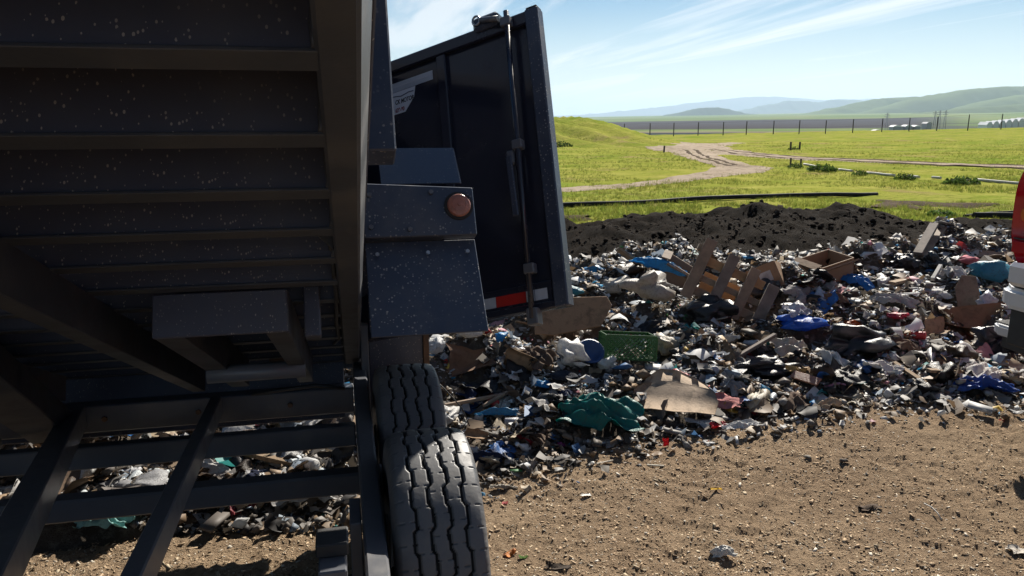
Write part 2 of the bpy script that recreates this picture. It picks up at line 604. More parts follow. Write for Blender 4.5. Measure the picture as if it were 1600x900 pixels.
def big_z(X, Y):
    """heap, berm and what lies under them"""
    X = np.asarray(X, float); Y = np.asarray(Y, float)
    a, d = to_ad(X, Y)
    e = Y - np.interp(X, EX, EY)
    z0 = soil_z(X, Y) - 0.045
    heap = 0.10 * sm(-0.02, 0.30, e) + 0.15 * sm(0.15, 1.4, e) + 0.13 * sm(1.1, 2.9, e) * (0.2 + 0.8 * sm(0.8, 3.5, X)) - (0.10 + 0.10 * sm(0.8, 3.0, X)) * sm(2.9, 4.3, e)
    bumps = fbm(X * 1.5, Y * 1.5, 2.0, 3) * 0.26 + fbm(X * 4.2, Y * 4.2, 5.0, 3) * 0.17
    heap = z0 + heap + bumps * sm(0.05, 1.0, e) * (1 - 0.72 * sm(2.8, 4.2, e))
    cz, cd = np.interp(a, CA, CZ), np.interp(a, CA, CDp)
    t = d - cd
    lump = fbm(X * 0.9, Y * 0.9, 8.0, 4) * 0.14 + fbm(X * 2.6, Y * 2.6, 1.0, 3) * 0.11
    bprof = np.where(t < 0, 0.25 * sm(-2.8, -1.2, t) + 0.75 * sm(-1.5, -0.1, t), sm(1.7, 0.1, t))
    base = np.where(t < 0, heap, 0.0)
    berm = base * (1 - bprof) + cz * bprof + lump * bprof * 0.9 - 0.05
    return np.where(t < -2.8, heap, np.where(t < 1.7, berm, -0.25))


def all_z(X, Y):
    a, d = to_ad(X, Y)
    e = Y - np.interp(X, EX, EY)
    f = field_z(a, d)
    g = np.where(e < 0, soil_z(X, Y), big_z(X, Y))
    return np.where(d > 9.0, np.maximum(g, f), g) if np.ndim(d) else (max(float(g), float(f)) if d > 9.0 else float(g))


def hit(x, y, d0=2.2, d1=140.0):
    """where the line of sight through a pixel of the photograph meets the terrain"""
    r = ray(x, y)
    D = np.exp(np.linspace(math.log(d0), math.log(d1), 1500))
    P = CP[None] + r[None] * D[:, None]
    Z = all_z(P[:, 0], P[:, 1])
    k = np.nonzero(P[:, 2] < Z)[0]
    k = k[0] if len(k) else len(D) - 1
    return np.array([P[k, 0], P[k, 1], Z[k]]), D[k]


# ------------------------------------------------------------------ ground, heap, berm
def warp_axis(lo, f0, f1, hi, coarse, fine):
    return np.unique(np.concatenate([np.arange(lo, f0, coarse), np.arange(f0, f1, fine), np.arange(f1, hi + 1e-6, coarse)]))


def struct(name, me, m):
    o = link(name, me, m)
    o['kind'] = 'structure'
    return o


def ruts(X, Y):
    """shallow wheel tracks running towards the heap, with tread marks"""
    z = 0
    for x0, k in ((1.25, 0.55), (2.95, 0.50)):
        for o in (-0.13, 0.13):
            u = X - x0 - o - (Y - 2.3) * k
            z = z + (0.016 + 0.005 * np.sin(Y * 60 + u * 25)) * np.exp(-(u / 0.085) ** 4) - 0.008 * np.exp(-((np.abs(u) - 0.125) / 0.03) ** 2)
    return z * 0.8


gx = warp_axis(-9, -1.5, 4.8, 15, 0.25, 0.0125)
gy = warp_axis(-8, 2.05, 4.35, 6.2, 0.25, 0.0125)
GX, GY = np.meshgrid(gx, gy, indexing='ij')
Z = soil_z(GX, GY) + fbm(GX * 1.1, GY * 1.1, 0.4, 3) * 0.03 + fbm(GX * 9, GY * 9, 3.1, 3) * 0.010
Z += fbm(GX * 36, GY * 36, 1.7, 3) * 0.0105 + np.maximum(0, fbm(GX * 12, GY * 20, 4.4, 3)) * 0.008
Z -= ruts(GX, GY)
# beneath the heap the pad sinks away
Z -= 0.5 * sm(0.05, 0.6, GY - np.interp(GX, EX, EY) + 0.10 * fbm(GX * 2.3, GY * 2.3, 31.0, 3))
struct('dirt_pad', mesh('dirt_pad', np.stack([GX, GY, Z], -1).reshape(-1, 3), grid_faces(len(gx), len(gy)), True), M['soil'])
hx = np.arange(-9, 16.01, 0.06); hy = np.arange(2.6, 15.0, 0.06)
GX, GY = np.meshgrid(hx, hy, indexing='ij')
E_ = GY - np.interp(GX, EX, EY)
Z = big_z(GX, GY) + fbm(GX * 11, GY * 11, 0.7, 3) * 0.03
A_, D_ = to_ad(GX, GY)
Z += fbm(GX * 5, GY * 5, 9.7, 3, 0.5) * 0.07 * sm(-2.8, -1.8, D_ - np.interp(A_, CA, CDp))
Z = np.where(E_ < 0.05, Z - 0.4 * sm(0.05, -0.4, E_), Z)
A_, D_ = to_ad(GX, GY)
TB = D_ - np.interp(A_, CA, CDp)
V = np.stack([GX, GY, Z], -1).reshape(-1, 3)
F = grid_faces(len(hx), len(hy))
tb = TB.reshape(-1)[F[:, 0]]
isb = tb > -2.55 + 0.3 * noise3(V[F[:, 0], 0] * 2, V[F[:, 0], 1] * 2, 0)


def submesh(name, V, F, smooth=True):
    u, inv = np.unique(F, return_inverse=True)
    return mesh(name, V[u], inv.reshape(F.shape), smooth)


struct('refuse_ground', submesh('refuse_ground', V, F[~isb & (tb < 1.0)]), M['heap'])
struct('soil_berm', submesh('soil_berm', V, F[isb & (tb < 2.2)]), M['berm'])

# wide base under everything near
struct('ground', mesh('ground', [(-160, -160, -0.9), (160, -160, -0.9), (160, 40, -0.9), (-160, 40, -0.9)], [(0, 1, 2, 3)]), M['soil'])

# meadow
dd = np.exp(np.linspace(math.log(9.5), math.log(142), 210))
tt = np.linspace(-1.6, 1.7, 330)
DD, TT = np.meshgrid(dd, tt, indexing='ij')
AA = DD * TT
Z = field_z(AA, DD) + fbm(AA * 0.25, DD * 0.25, 1.0, 4) * 0.10 * sm(12, 20, DD) + fbm(AA * 1.4, DD * 1.4, 6.0, 3) * 0.035
# the cut slope of the mound on the left is furrowed
Z += 0.16 * np.sin((AA * 1.0 + DD * 0.75) * 2.2 + fbm(AA * .3, DD * .3) * 3) * sm(12, 6, AA) * sm(44, 50, DD) * sm(78, 66, DD)
XX, YY = ad(AA, DD)
me = mesh('meadow', np.stack([XX, YY, Z], -1).reshape(-1, 3), grid_faces(len(dd), len(tt)), True)
struct('meadow', me, M['grass'])


def ribbon(name, pix, width, m, dz=0.004, kind='structure', jit=0.16, n=160):
    """track on the meadow: centre line from where it lies, ragged edges"""
    P = np.array([hit(x, y)[0] for x, y in pix])
    w = np.asarray(width, float)
    s = np.concatenate([[0], np.cumsum(np.linalg.norm(np.diff(P[:, :2], axis=0), axis=1))])
    q = np.linspace(0, s[-1], n)
    # smooth (Catmull-like) by interpolating then averaging
    x = np.interp(q, s, P[:, 0]); y = np.interp(q, s, P[:, 1]); ww = np.interp(q, s, w)
    for _ in range(6):
        x[1:-1] = (x[:-2] + 2 * x[1:-1] + x[2:]) / 4; y[1:-1] = (y[:-2] + 2 * y[1:-1] + y[2:]) / 4
    tx, ty = np.gradient(x), np.gradient(y)
    L = np.hypot(tx, ty) + 1e-9
    nx, ny = -ty / L, tx / L
    k = np.linspace(-1, 1, 9)
    wj = ww[:, None] * (1 + jit * (noise3(q[:, None] * 0.9, np.sign(k)[None] * 5 + k[None], 3.3) + 0.6 * noise3(q[:, None] * 3.1, np.sign(k)[None] * 5 + k[None], 6.3)))
    X = x[:, None] + nx[:, None] * k[None] * wj / 2
    Y = y[:, None] + ny[:, None] * k[None] * wj / 2
    a, d = to_ad(X, Y)
    Zr = field_z(a, d) + fbm(a * 0.25, d * 0.25, 1.0, 4) * 0.10 * sm(12, 20, d) + fbm(a * 1.4, d * 1.4, 6.0, 3) * 0.035 + 0.03 + dz - 0.035 * (np.abs(k) ** 4)[None]
    o = link(name, mesh(name, np.stack([X, Y, Zr], -1).reshape(-1, 3), grid_faces(n, 9), True), m)
    o['kind'] = kind
    return o


ribbon('dirt_road', [(1640, 265), (1500, 259), (1400, 255), (1300, 250), (1220, 245), (1150, 240), (1105, 234), (1090, 229), (1110, 226), (1150, 224)], [1.6, 1.6, 1.7, 1.9, 2.1, 2.4, 3.0, 3.4, 3, 2], M['road'])
ribbon('dirt_road', [(1160, 263), (1135, 257), (1105, 248), (1085, 240), (1062, 233), (1050, 230)], [1.3, 1.3, 1.6, 2.0, 3.0, 3.6], M['road'], 0.012)
ribbon('dirt_road', [(820, 303), (870, 299), (960, 290), (1050, 281), (1110, 272), (1150, 265), (1165, 261)], [0.8, 0.8, 0.85, 0.95, 1.1, 1.6, 2.0], M['road'], 0.008)
for off_, pix in ((-4, 0), (3.5, 0)):
    ribbon('wheel_rut', [(1640, 265 + off_ * .5), (1500, 259 + off_ * .5), (1400, 255 + off_ * .45), (1300, 250 + off_ * .4), (1220, 245 + off_ * .35), (1150, 240 + off_ * .3), (1110, 235 + off_ * .3)], [0.28] * 7, M['mud'], 0.016, jit=0.8)
    ribbon('wheel_rut', [(1150 + off_ * 2, 261), (1128 + off_ * 2, 256), (1101 + off_ * 2, 248), (1084 + off_ * 2, 240), (1075 + off_ * 2, 234)], [0.22] * 5, M['mud'], 0.022, jit=0.8)
for pix, wd in (([(1370, 326), (1410, 318), (1470, 320), (1560, 322)], [0.15, 0.55, 0.75, 0.1]), ([(884, 344), (900, 342), (916, 343)], [0.2, 0.5, 0.2]), ([(1130, 311), (1160, 309), (1190, 308)], [0.1, 0.3, 0.1]), ([(1375, 313), (1410, 320), (1440, 330)], [0.1, .35, .1])):
    ribbon('mud_patch', pix, wd, M['mud'], 0.002, jit=0.9, n=60)

# ------------------------------------------------------------------ far country
def ray_dir_a(x):
    return (x - 800) / FPX / cos(PITCH)


def px_elev(y):
    """tangent of elevation for a pixel row on the picture's middle column"""
    return math.tan(math.atan((450 - y) / FPX) - PITCH)


rr = np.exp(np.linspace(math.log(128), math.log(9000), 150))
tt = np.linspace(-2.2, 2.2, 300)
RR, TT = np.meshgrid(rr, tt, indexing='ij')
lr = np.log(RR)
ypix = np.interp(lr, np.log([120, 150, 300, 600, 1200, 2500, 5000, 9000]), [236, 224, 214, 207, 199, 189, 184, 183.0])
right = np.clip((TT - 0.08) / 0.6, -0.4, 1.6)
tilt = -13.0 * right * sm(math.log(300), math.log(4000), lr)
el = np.tan(np.arctan((450 - (ypix + tilt)) / FPX) - PITCH)
Z = CH + RR * el
XX, YY = ad(RR * TT, RR)
me = mesh('far_plain', np.stack([XX, YY, Z], -1).reshape(-1, 3), grid_faces(len(rr), len(tt)), True)
# field pattern: what grows or is ploughed where
T_, R_ = TT, RR
col = np.zeros(RR.shape + (4,)); col[..., 3] = 1
g1 = np.array([0.15, 0.21, 0.075]); g2 = np.array([0.21, 0.245, 0.10]); pl = np.array([0.075, 0.066, 0.068]); dk = np.array([0.055, 0.062, 0.072]); tanc = np.array([0.22, 0.19, 0.13])
base = g1 + (g2 - g1) * sm(-0.3, 0.3, fbm(TT * 9, lr * 6, 0.3, 4))[..., None]


def band(r0, r1, soft=0.04):
    return (sm(math.log(r0) - soft, math.log(r0) + soft, lr) * sm(math.log(r1) + soft, math.log(r1) - soft, lr))[..., None]


wob = 1 + 0.06 * fbm(TT * 7, lr * 2, 4.4, 3)
rl = RR * wob
lr = np.log(rl)
plw = band(850, 2100) * (sm(0.60, 0.50, TT))[..., None]
base = base * (1 - plw) + pl * plw
dkw = band(140, 560) * sm(0.45, 0.34, TT)[..., None]
base = base * (1 - dkw) + dk * dkw
tw = band(560, 650, 0.02) * sm(0.0, 0.1, TT)[..., None]
base = base * (1 - tw) + tanc * tw
mid = band(500, 1500) * sm(0.42, 0.5, TT)[..., None] * sm(-0.1, 0.25, fbm(TT * 14, lr * 9, 7.7, 3))[..., None] * 0.7
base = base * (1 - mid) + np.array([0.08, 0.082, 0.085]) * mid
col[..., :3] = base
at = me.color_attributes.new('col', 'FLOAT_COLOR', 'POINT')
at.data.foreach_set('color', col.reshape(-1).astype(np.float32))
M['far'] = attr_mat('far_fields', 0.9, 0, 0.0)
struct('far_plain', me, M['far'])


def ridge(name, r0, prof, depth, c, rough=0.15):
    """range of hills; prof: (pixel column, pixel row of its skyline)"""
    xs = np.array([p[0] for p in prof], float); ys = np.array([p[1] for p in prof], float)
    xq = np.linspace(xs[0], xs[-1], 220)
    yq = np.interp(xq, xs, ys)
    yq = np.convolve(np.pad(yq, 4, 'edge'), np.ones(9) / 9, 'valid')
    yq = yq - np.abs(fbm(xq / 22.0, r0 * 0.01, 1.0, 4, ridged=True)) * rough * 6 * np.clip((186 - yq) / 12, 0, 1)
    a = (xq - 800) / FPX / cos(PITCH) * r0 * 1.02
    hz = np.array([CH + r0 * px_elev(y) for y in yq])
    k = np.linspace(-1, 1, 25)
    prof_k = 0.5 * (1 + np.cos(pi * k))
    A = np.repeat(a[:, None], 25, 1) * (1 + k[None] * depth * 0.0)
    D = r0 * (1 + k[None] * depth) + 0 * A
    spur = 1 + 0.25 * fbm(A / (r0 * 0.03), k[None] * 3 + 0 * A, 2.2, 3, ridged=True) * ((1 - np.abs(k)) * np.minimum(1, np.abs(k) / .35))[None]
    Zr = (hz[:, None] + 60) * prof_k[None] * spur - 60
    X, Y = ad(A, D)
    struct(name, mesh(name, np.stack([X, Y, Zr], -1).reshape(-1, 3), grid_faces(220, 25), True), plain(name + '_cover', c, tuple(q * 0.75 for q in c), 0.9, 0.002, spec=0.0, bmp=0))


GH = (0.165, 0.205, 0.085)
ridge('green_hills', 4700, [(1180, 186), (1240, 176), (1280, 167), (1320, 157), (1345, 153), (1375, 152), (1400, 156), (1450, 165), (1540, 182)], 0.16, GH, 0.05)
ridge('green_hills', 4250, [(1270, 186), (1330, 172), (1370, 160), (1410, 149), (1450, 143), (1490, 138), (1530, 136.5), (1570, 136), (1600, 133), (1700, 128), (1900, 140), (2200, 165)], 0.16, GH, 0.05)
ridge('green_hills', 3750, [(1400, 184), (1450, 172), (1495, 158), (1535, 150), (1580, 147), (1620, 141), (1700, 137), (1850, 150), (2100, 175)], 0.16, GH, 0.05)
ridge('green_hills', 3300, [(1330, 186), (1400, 177), (1480, 168), (1540, 164), (1620, 158), (1750, 155), (2000, 175)], 0.16, GH, 0.05)
ridge('near_hills', 6000, [(960, 190), (1000, 184), (1040, 178), (1070, 170), (1085, 168.5), (1105, 170), (1130, 176), (1180, 182), (1260, 188)], 0.12, (0.085, 0.105, 0.06))
ridge('blue_hills', 11000, [(1060, 190), (1110, 178), (1150, 170), (1175, 164), (1195, 160), (1215, 158), (1240, 162), (1265, 157), (1285, 156), (1320, 160), (1400, 170), (1500, 182)], 0.10, (0.075, 0.09, 0.06), 0.4)
ridge('far_mountains', 17000, [(700, 188), (900, 180), (980, 172), (1060, 163), (1110, 156), (1160, 151), (1200, 153), (1250, 158), (1320, 155), (1400, 158), (1500, 165), (1700, 165), (2000, 176)], 0.08, (0.08, 0.09, 0.075), 0.4)

# ------------------------------------------------------------------ dump trailer
TH = radians(24.5)
BO = np.array([0, 3.4, 0.56])
bv = np.array([0, cos(TH), -sin(TH)])
bw = np.array([0, sin(TH), cos(TH)])
bu = np.array([1.0, 0, 0])


def B(X, s, w):
    """point on the tipped bed: X across, s forward from the rear end, w square to the floor"""
    return BO + bu * X - bv * s + bw * w


def bbox(X0, X1, s0, s1, w0, w1, bevel=0.003):
    return box_me(B((X0 + X1) / 2, (s0 + s1) / 2, (w0 + w1) / 2), bu * (X1 - X0) / 2, -bv * (s1 - s0) / 2, bw * (w1 - w0) / 2, bevel)


def wbox(x0, x1, y0, y1, z0, z1, bevel=0.003):
    return box_me(((x0 + x1) / 2, (y0 + y1) / 2, (z0 + z1) / 2), (abs(x1 - x0) / 2, 0, 0), (0, abs(y1 - y0) / 2, 0), (0, 0, abs(z1 - z0) / 2), bevel)


TR = thing('dump_trailer', (-0.8, 2.4, 0.0), 'black tandem-axle dump trailer with its bed tipped up and rear door swung open', 'dump trailer')


def T(name, me, m, label=None, parent=None):
    o = link(name, me, m, parent or TR)
    if label: o['label'] = label
    return o


LX, RX = -1.78, 0.045
SF = 3.72           # front end of the bed
# --- bed
T('bed_floor', bbox(LX, RX + .01, -0.02, SF, 0.112, 0.122), M['black_under'])
cm = bbox(LX + 0.06, -0.016, -0.020, 0.018, 0.0, 0.111, 0.002)
fl = bbox(LX + 0.06, -0.016, -0.020, 0.024, -0.004, 0.0015, 0.001)
for n_ in range(-4, 13):
    s0 = 2.732 - 0.2215 * n_
    if s0 > SF - 0.05 or s0 < 0.05: continue
    o = T('crossmember', cm, M['black_under']); o.location = world_neg(TR) + Vector(-bv * s0)
    f = link('flange', fl, M['black_flange'], o, (0, 0, 0))
bm_ = bmesh.new()
q_ = [bm_.verts.new(B(*c)) for c in ((-0.013, 0.02, -0.012), (0.050, 0.02, -0.012), (0.046, 0.02, 0.11), (-0.013, 0.02, 0.11), (-0.022, SF, -0.004), (0.022, SF, -0.004), (0.046, SF, 0.11), (-0.020, SF, 0.11))]
for f_ in ((0, 1, 2, 3), (4, 7, 6, 5), (0, 4, 5, 1), (1, 5, 6, 2), (2, 6, 7, 3), (3, 7, 4, 0)):
    bm_.faces.new([q_[i] for i in f_])
bmesh.ops.recalc_face_normals(bm_, faces=bm_.faces[:])
T('bed_rail', rmesh(bm_, 0.005), M['black_flange'])
T('rail_end_plate', bbox(-0.03, 0.055, -0.005, 0.018, -0.03, 0.11), M['black_flange'])
T('bed_rail', bbox(LX, LX + 0.06, 0.0, SF, -0.022, 0.11, 0.006), M['black_flange'])
for xb, sb in ((-0.605, 0.14), (-1.13, 0.14)):
    pf = [(xb + 0.025, -0.0), (xb + 0.025, -0.10), (xb - 0.025, -0.10), (xb - 0.025, -0.092), (xb + 0.015, -0.092), (xb + 0.015, -0.02), (xb - 0.03, -0.012), (xb - 0.03, 0.0)]
    T('bed_beam', prism_me([B(x, 2.9, w) for x, w in pf], bv * (2.9 - sb), 0.002), M['black_flange'] if xb > -1 else M['black_frame'])
# side walls, front wall
T('side_wall', bbox(0.014, 0.022, 0.0, SF, 0.123, 1.30), M['black_gloss'])
T('side_wall', bbox(LX - 0.012, LX - 0.001, 0.0, SF, 0.0, 1.30), M['black_gloss'])
T('front_wall', bbox(LX, RX, SF + .001, SF + 0.012, 0.0, 1.30), M['black_gloss'])
T('top_rail', bbox(0.0, 0.07, 0.0, SF, 1.301, 1.37, 0.006), M['black_frame'])
T('top_rail', bbox(LX - 0.05, LX + 0.01, 0.0, SF, 1.301, 1.37, 0.006), M['black_frame'])
T('side_post', bbox(0.0225, 0.124, 1.86, 1.95, 0.212, 1.30, 0.004), M['black_plate'])
T('side_post', bbox(0.0225, 0.124, 0.96, 1.04, 0.6, 1.30, 0.004), M['black_plate'])
T('side_post', bbox(0.0225, 0.124, 0.02, 0.10, 0.0, 1.30, 0.004), M['black_plate'])
# seam and bracket seen on the underside
T('weld_plate', bbox(-0.108, -0.066, 1.40, 1.46, -0.105, 0.03), M['black_under'])
T('gusset', prism_me([B(-0.02, 1.93, 0.0), B(-0.02, 1.93, 0.09), B(-0.11, 1.93, 0.09)], bv * -0.012), M['black_flange'])
T('hose_line', tube_me([B(-0.024, 1.9, 0.02), B(-0.022, 1.5, 0.00), B(-0.03, 1.1, -0.01), B(-0.028, 0.7, 0.0), B(-0.06, 0.45, 0.01)], 0.006, 6), M['black_plastic'])
# --- hoist frame under the floor
hp = T('hoist_frame', bbox(-0.455, -0.142, 1.56, 1.575, -0.108, 0.0), M['black_under'])
for x0, x1 in ((-0.452, -0.385), (-0.196, -0.140)):
    pf = [(x0, 0.0), (x0, -0.108), (x1, -0.108), (x1, 0.0), (x1 - .01, 0.0), (x1 - .01, -.098), (x0 + .01, -.098), (x0 + .01, 0.0)]
    T('channel', prism_me([B(x, 1.559, w) for x, w in pf], bv * 1.25, 0.002), M['black_flange'], parent=hp)
T('pivot_tube', tube_me([B(-0.45, 0.86, -0.118), B(-0.14, 0.86, -0.118)], 0.03, 12), M['black_frame'], parent=hp)
T('warning_label', bbox(-0.31, -0.24, 0.30, 0.302, -0.03, 0.0), M['rust'], parent=hp)
T('hinge_shade_plate', bbox(LX + .06, -0.02, 0.0, 0.02, -0.245, 0.111), M['black_under'])  # lower part is added, hidden by the rear crossmember, to place the ground shadow
# --- chassis
T('chassis_rail', wbox(0.018, 0.074, 0.55, 3.32, 0.44, 0.585, 0.006), M['black_frame'])
T('chassis_rail', wbox(-1.80, -1.745, 0.55, 3.32, 0.44, 0.585, 0.006), M['black_frame'])
T('chassis_crossmember', wbox(-1.744, 0.017, 3.26, 3.33, 0.372, 0.487, 0.005), M['black_frame'])
T('chassis_crossmember', wbox(-1.744, 0.017, 2.93, 2.98, 0.357, 0.444, 0.005), M['black_frame'])
T('chassis_crossmember', wbox(-1.744, 0.017, 0.55, 0.62, 0.44, 0.58, 0.005), M['black_frame'])
T('axle', wbox(-1.9, 0.11, 2.66, 2.73, 0.286, 0.368, 0.008), M['black_frame'])
T('axle', tube_me([(-1.9, 2.0, 0.335), (0.11, 2.0, 0.335)], 0.040, 14), M['black_frame'])
T('hoist_arm', bar_me((-0.545, 3.255, 0.455), (-0.44, 1.15, 0.72), 0.045, 0.075), M['black_frame'])
T('hoist_arm', bar_me((-1.085, 3.255, 0.45), (-0.70, 1.35, 0.70), 0.075, 0.09), M['black_frame'])
T('hoist_arm', bar_me((-1.135, 3.16, 0.44), (-1.03, 2.22, 1.06), 0.15, 0.10), M['black_flange'])
T('hoist_cylinder', tube_me([(-1.35, 3.1, 0.42), (-1.25, 2.4, 0.8)], 0.05, 14), M['black_frame'])
# square tube post standing beside the right rail
post = [(-0.088, 1.60), (-0.022, 1.60), (-0.022, 1.72), (-0.088, 1.72)]
jp = T('jack_tube', wbox(-0.086, -0.024, 1.585, 1.70, 0.05, 0.650, 0.004), M['black_frame'])
T('tube_mouth_shade', wbox(-0.092, -0.018, 1.64, 1.72, 0.652, 0.685, 0.004), M['black_plastic'], parent=jp)  # solid black block painted as the shade inside the tube's open top
T('bracket', wbox(-0.016, 0.016, 1.95, 2.1, 0.38, 0.56), M['black_frame'])
# spring gear between rail and wheels
for yy in (2.02, 2.36, 2.70):
    T('spring_hanger', wbox(0.082, 0.092, yy - 0.04, yy + 0.04, 0.30, 0.52), M['black_frame'])
    T('bolt', tube_me([(0.075, yy, 0.36), (0.118, yy, 0.36)], 0.013, 8), M['black_frame'])
T('leaf_spring', tube_me([(0.05, 1.7, 0.40), (0.05, 1.95, 0.33), (0.05, 2.1, 0.32), (0.05, 2.36, 0.40), (0.05, 2.6, 0.32), (0.05, 2.75, 0.31), (0.05, 3.0, 0.40)], 0.022, 8), M['rust'])
T('rear_upright', wbox(0.09, 0.325, 3.28, 3.30, 0.30, 0.73), M['black_under'])
T('rear_upright', wbox(0.326, 0.352, 3.27, 3.31, 0.30, 0.73), M['rust'])
T('rear_upright', wbox(0.055, 0.088, 3.2, 3.30, 0.36, 0.78), M['black_frame'])
T('wire', tube_me([(0.335, 3.2, 0.55), (0.40, 3.15, 0.49), (0.47, 3.12, 0.41), (0.5, 3.1, 0.33)], 0.003, 5), M['black_plastic'])
# --- fender carried by the bed
fen = T('fender', prism_me([B(0.066, 1.258, 0.20), B(0.066, 1.368, -0.105), B(0.066, 1.355, -0.105), B(0.066, 1.243, 0.20)], bu * 0.334, 0.002), M['black_plate'])
T('lamp_plate', prism_me([B(0.064, 1.297, 0.375), B(0.4, 1.297, 0.355), B(0.402, 1.30, 0.203), B(0.064, 1.30, 0.203)], bv * 0.045, 0.003), M['black_plate'], parent=fen)
T('fender_top', prism_me([B(0.13, 1.13, 0.43), B(0.13, 1.02, 0.60), B(0.135, 1.01, 0.60), B(0.135, 1.12, 0.43)], bu * 0.262, 0.002), M['black_plate'], parent=fen)
T('fender_skin', prism_me([B(0.066, 1.25, 0.36), B(0.066, 0.45, 0.42), B(0.066, 0.15, 0.2), B(0.066, 0.16, 0.19), B(0.066, 0.45, 0.41), B(0.066, 1.25, 0.35)], bu * 0.33), M['black_plate'], parent=fen)
lc = B(0.352, 1.299, 0.295)


def disc_me(c, n, r, h, seg=28, dome=0.0):
    n = np.asarray(n, float); n /= np.linalg.norm(n)
    s = np.cross(n, (1, 0, 0)); s /= np.linalg.norm(s); q = np.cross(n, s)
    V, F = [], []
    prof = [(r, 0), (r, h * 0.7), (r * 0.9, h), (r * 0.55, h + dome * 0.7), (r * 0.18, h + dome)]
    for (ra, hh) in prof:
        for k in range(seg):
            a = 2 * pi * k / seg
            V.append(c + n * hh + (s * cos(a) + q * sin(a)) * ra)
    for i in range(len(prof) - 1):
        for k in range(seg):
            F.append((i * seg + k, i * seg + (k + 1) % seg, (i + 1) * seg + (k + 1) % seg, (i + 1) * seg + k))
    F.append(tuple((len(prof) - 1) * seg + k for k in range(seg)))
    return mesh('disc', V, F, False)


ml = T('marker_lamp', disc_me(lc, -bv, 0.036, 0.014, 32, 0.006), M['amber'], 'round amber marker lamp', fen)
ml2 = T('lamp_grommet', disc_me(lc, -bv, 0.0445, 0.006, 32), M['lamp_rubber'], None, fen)
lring = [lc - bv * 0.0165 + bu * 0.021 * cos(t) + bw * 0.021 * sin(t) for t in np.linspace(0, 2 * pi, 25)]
T('lens_ring', tube_me(lring, 0.0022, 5, False), M['amber'], None, ml)
T('lens_centre', disc_me(lc - bv * 0.019, -bv, 0.006, 0.004, 14), M['amber'], None, ml)
for x_, w_ in ((0.085, 0.235), (0.085, 0.335), (0.20, 0.225), (0.27, 0.34)):
    T('bolt', disc_me(B(x_, 1.301, w_), -bv, 0.008, 0.006, 6), M['black_frame'], None, fen)
for x_ in (0.10, 0.25, 0.37):
    T('bolt', disc_me(B(x_, 1.285, 0.155), -bv, 0.007, 0.006, 6), M['steel'], None, fen)
for n_ in range(-2, 13):
    s0 = 2.732 - 0.2215 * n_
    if s0 < 0.05: continue
    bead = [B(-0.019 + random.uniform(-.002, .002), s0 + 0.026, w_) for w_ in np.linspace(0.0, 0.105, 9)]
    T('weld_bead', tube_me(bead, [0.004 + 0.0016 * random.random() for _ in bead], 6), M['black_flange'])
T('grease_hose', tube_me([(-0.02, 3.22, 0.50), (-0.14, 3.2, 0.53), (-0.28, 3.215, 0.515), (-0.4, 3.23, 0.50)], 0.008, 7), M['black_plastic'])
for x_ in (-0.25, -0.62, -0.98, -1.3):
    T('bolt', disc_me(np.array([x_, 3.259, 0.43]), (0, -1, 0), 0.012, 0.008, 6), M['rust'])
# --- wheels
TYR = 0.37


def tyre_me():
    NA = 900
    tx = np.linspace(-0.105, 0.105, 74)
    side = [(-0.080, 0.215), (-0.108, 0.235), (-0.121, 0.268), (-0.123, 0.30), (-0.119, 0.332), (-0.112, 0.352)]
    xs = np.concatenate([[p[0] for p in side], tx, [-p[0] for p in side[::-1]]])
    rs = np.concatenate([[p[1] for p in side], TYR - 0.010 * np.abs(tx / 0.105) ** 4, [p[1] for p in side[::-1]]])
    ph = np.arange(NA) / NA * 2 * pi
    PH, XS = np.meshgrid(ph, xs, indexing='ij')
    RS = np.repeat(rs[None], NA, 0)
    per = 2 * pi / 20
    u = (PH / per) % 1.0
    zig = np.interp(u, [0, 0.10, 0.50, 0.60, 1.0], [-1, 1, 0.65, -0.65, -1])
    tread = (np.abs(XS) < 0.1055)
    gr = np.zeros_like(XS, bool)
    for gc in (-0.066, -0.022, 0.022, 0.066):
        gr |= np.abs(XS - gc - zig * 0.0055) < 0.0046
    RS = np.where(gr & tread, RS - 0.012, RS)
    # short sipes across the ribs
    rib = np.floor((XS + 0.105) / 0.042)
    u2 = (PH / per * 2 + rib * 0.37) % 1.0
    sip = (np.abs(u2 - 0.5) < 0.022) & (np.abs(((XS + 0.105) / 0.042) % 1.0 - 0.5) > 0.18)
    RS = np.where(sip & tread & ~gr, RS - 0.006, RS)
    RS = np.where((np.abs(XS) > 0.110) & (np.abs(XS) < 0.120), RS - 0.0015 * (np.sin(PH * 60) > 0.2), RS)
    V = np.stack([XS, -np.cos(PH) * RS, np.sin(PH) * RS], -1).reshape(-1, 3)
    nv = len(xs)
    i = np.arange(NA)[:, None] * nv + np.arange(nv - 1)[None]
    j = ((np.arange(NA) + 1) % NA)[:, None] * nv + np.arange(nv - 1)[None]
    F = np.stack([i, i + 1, j + 1, j], -1).reshape(-1, 4)
    me = mesh('tyre', V, F, False)
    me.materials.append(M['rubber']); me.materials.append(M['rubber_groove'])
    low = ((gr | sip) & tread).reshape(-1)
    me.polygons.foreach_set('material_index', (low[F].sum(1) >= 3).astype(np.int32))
    return me


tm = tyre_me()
rim = lathe_me([(-0.083, 0.216), (-0.06, 0.205), (-0.03, 0.19), (0.0, 0.185), (0.03, 0.18), (0.045, 0.10), (0.075, 0.055), (0.08, 0.0)], 36)
for x, y, z in ((0.213, 2.055, 0.372), (0.213, 2.81, 0.335), (-1.95, 2.055, 0.372), (-1.95, 2.805, 0.335)):
    wh = bpy.data.objects.new('wheel', None); COL.objects.link(wh); wh.parent = TR
    wh.location = Vector((x, y, z)) - TR.location
    wh.rotation_euler = (random.uniform(0, 6), 0, 0)
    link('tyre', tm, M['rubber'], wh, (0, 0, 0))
    r_ = link('rim', rim, M['black_frame'], wh, (0, 0, 0))
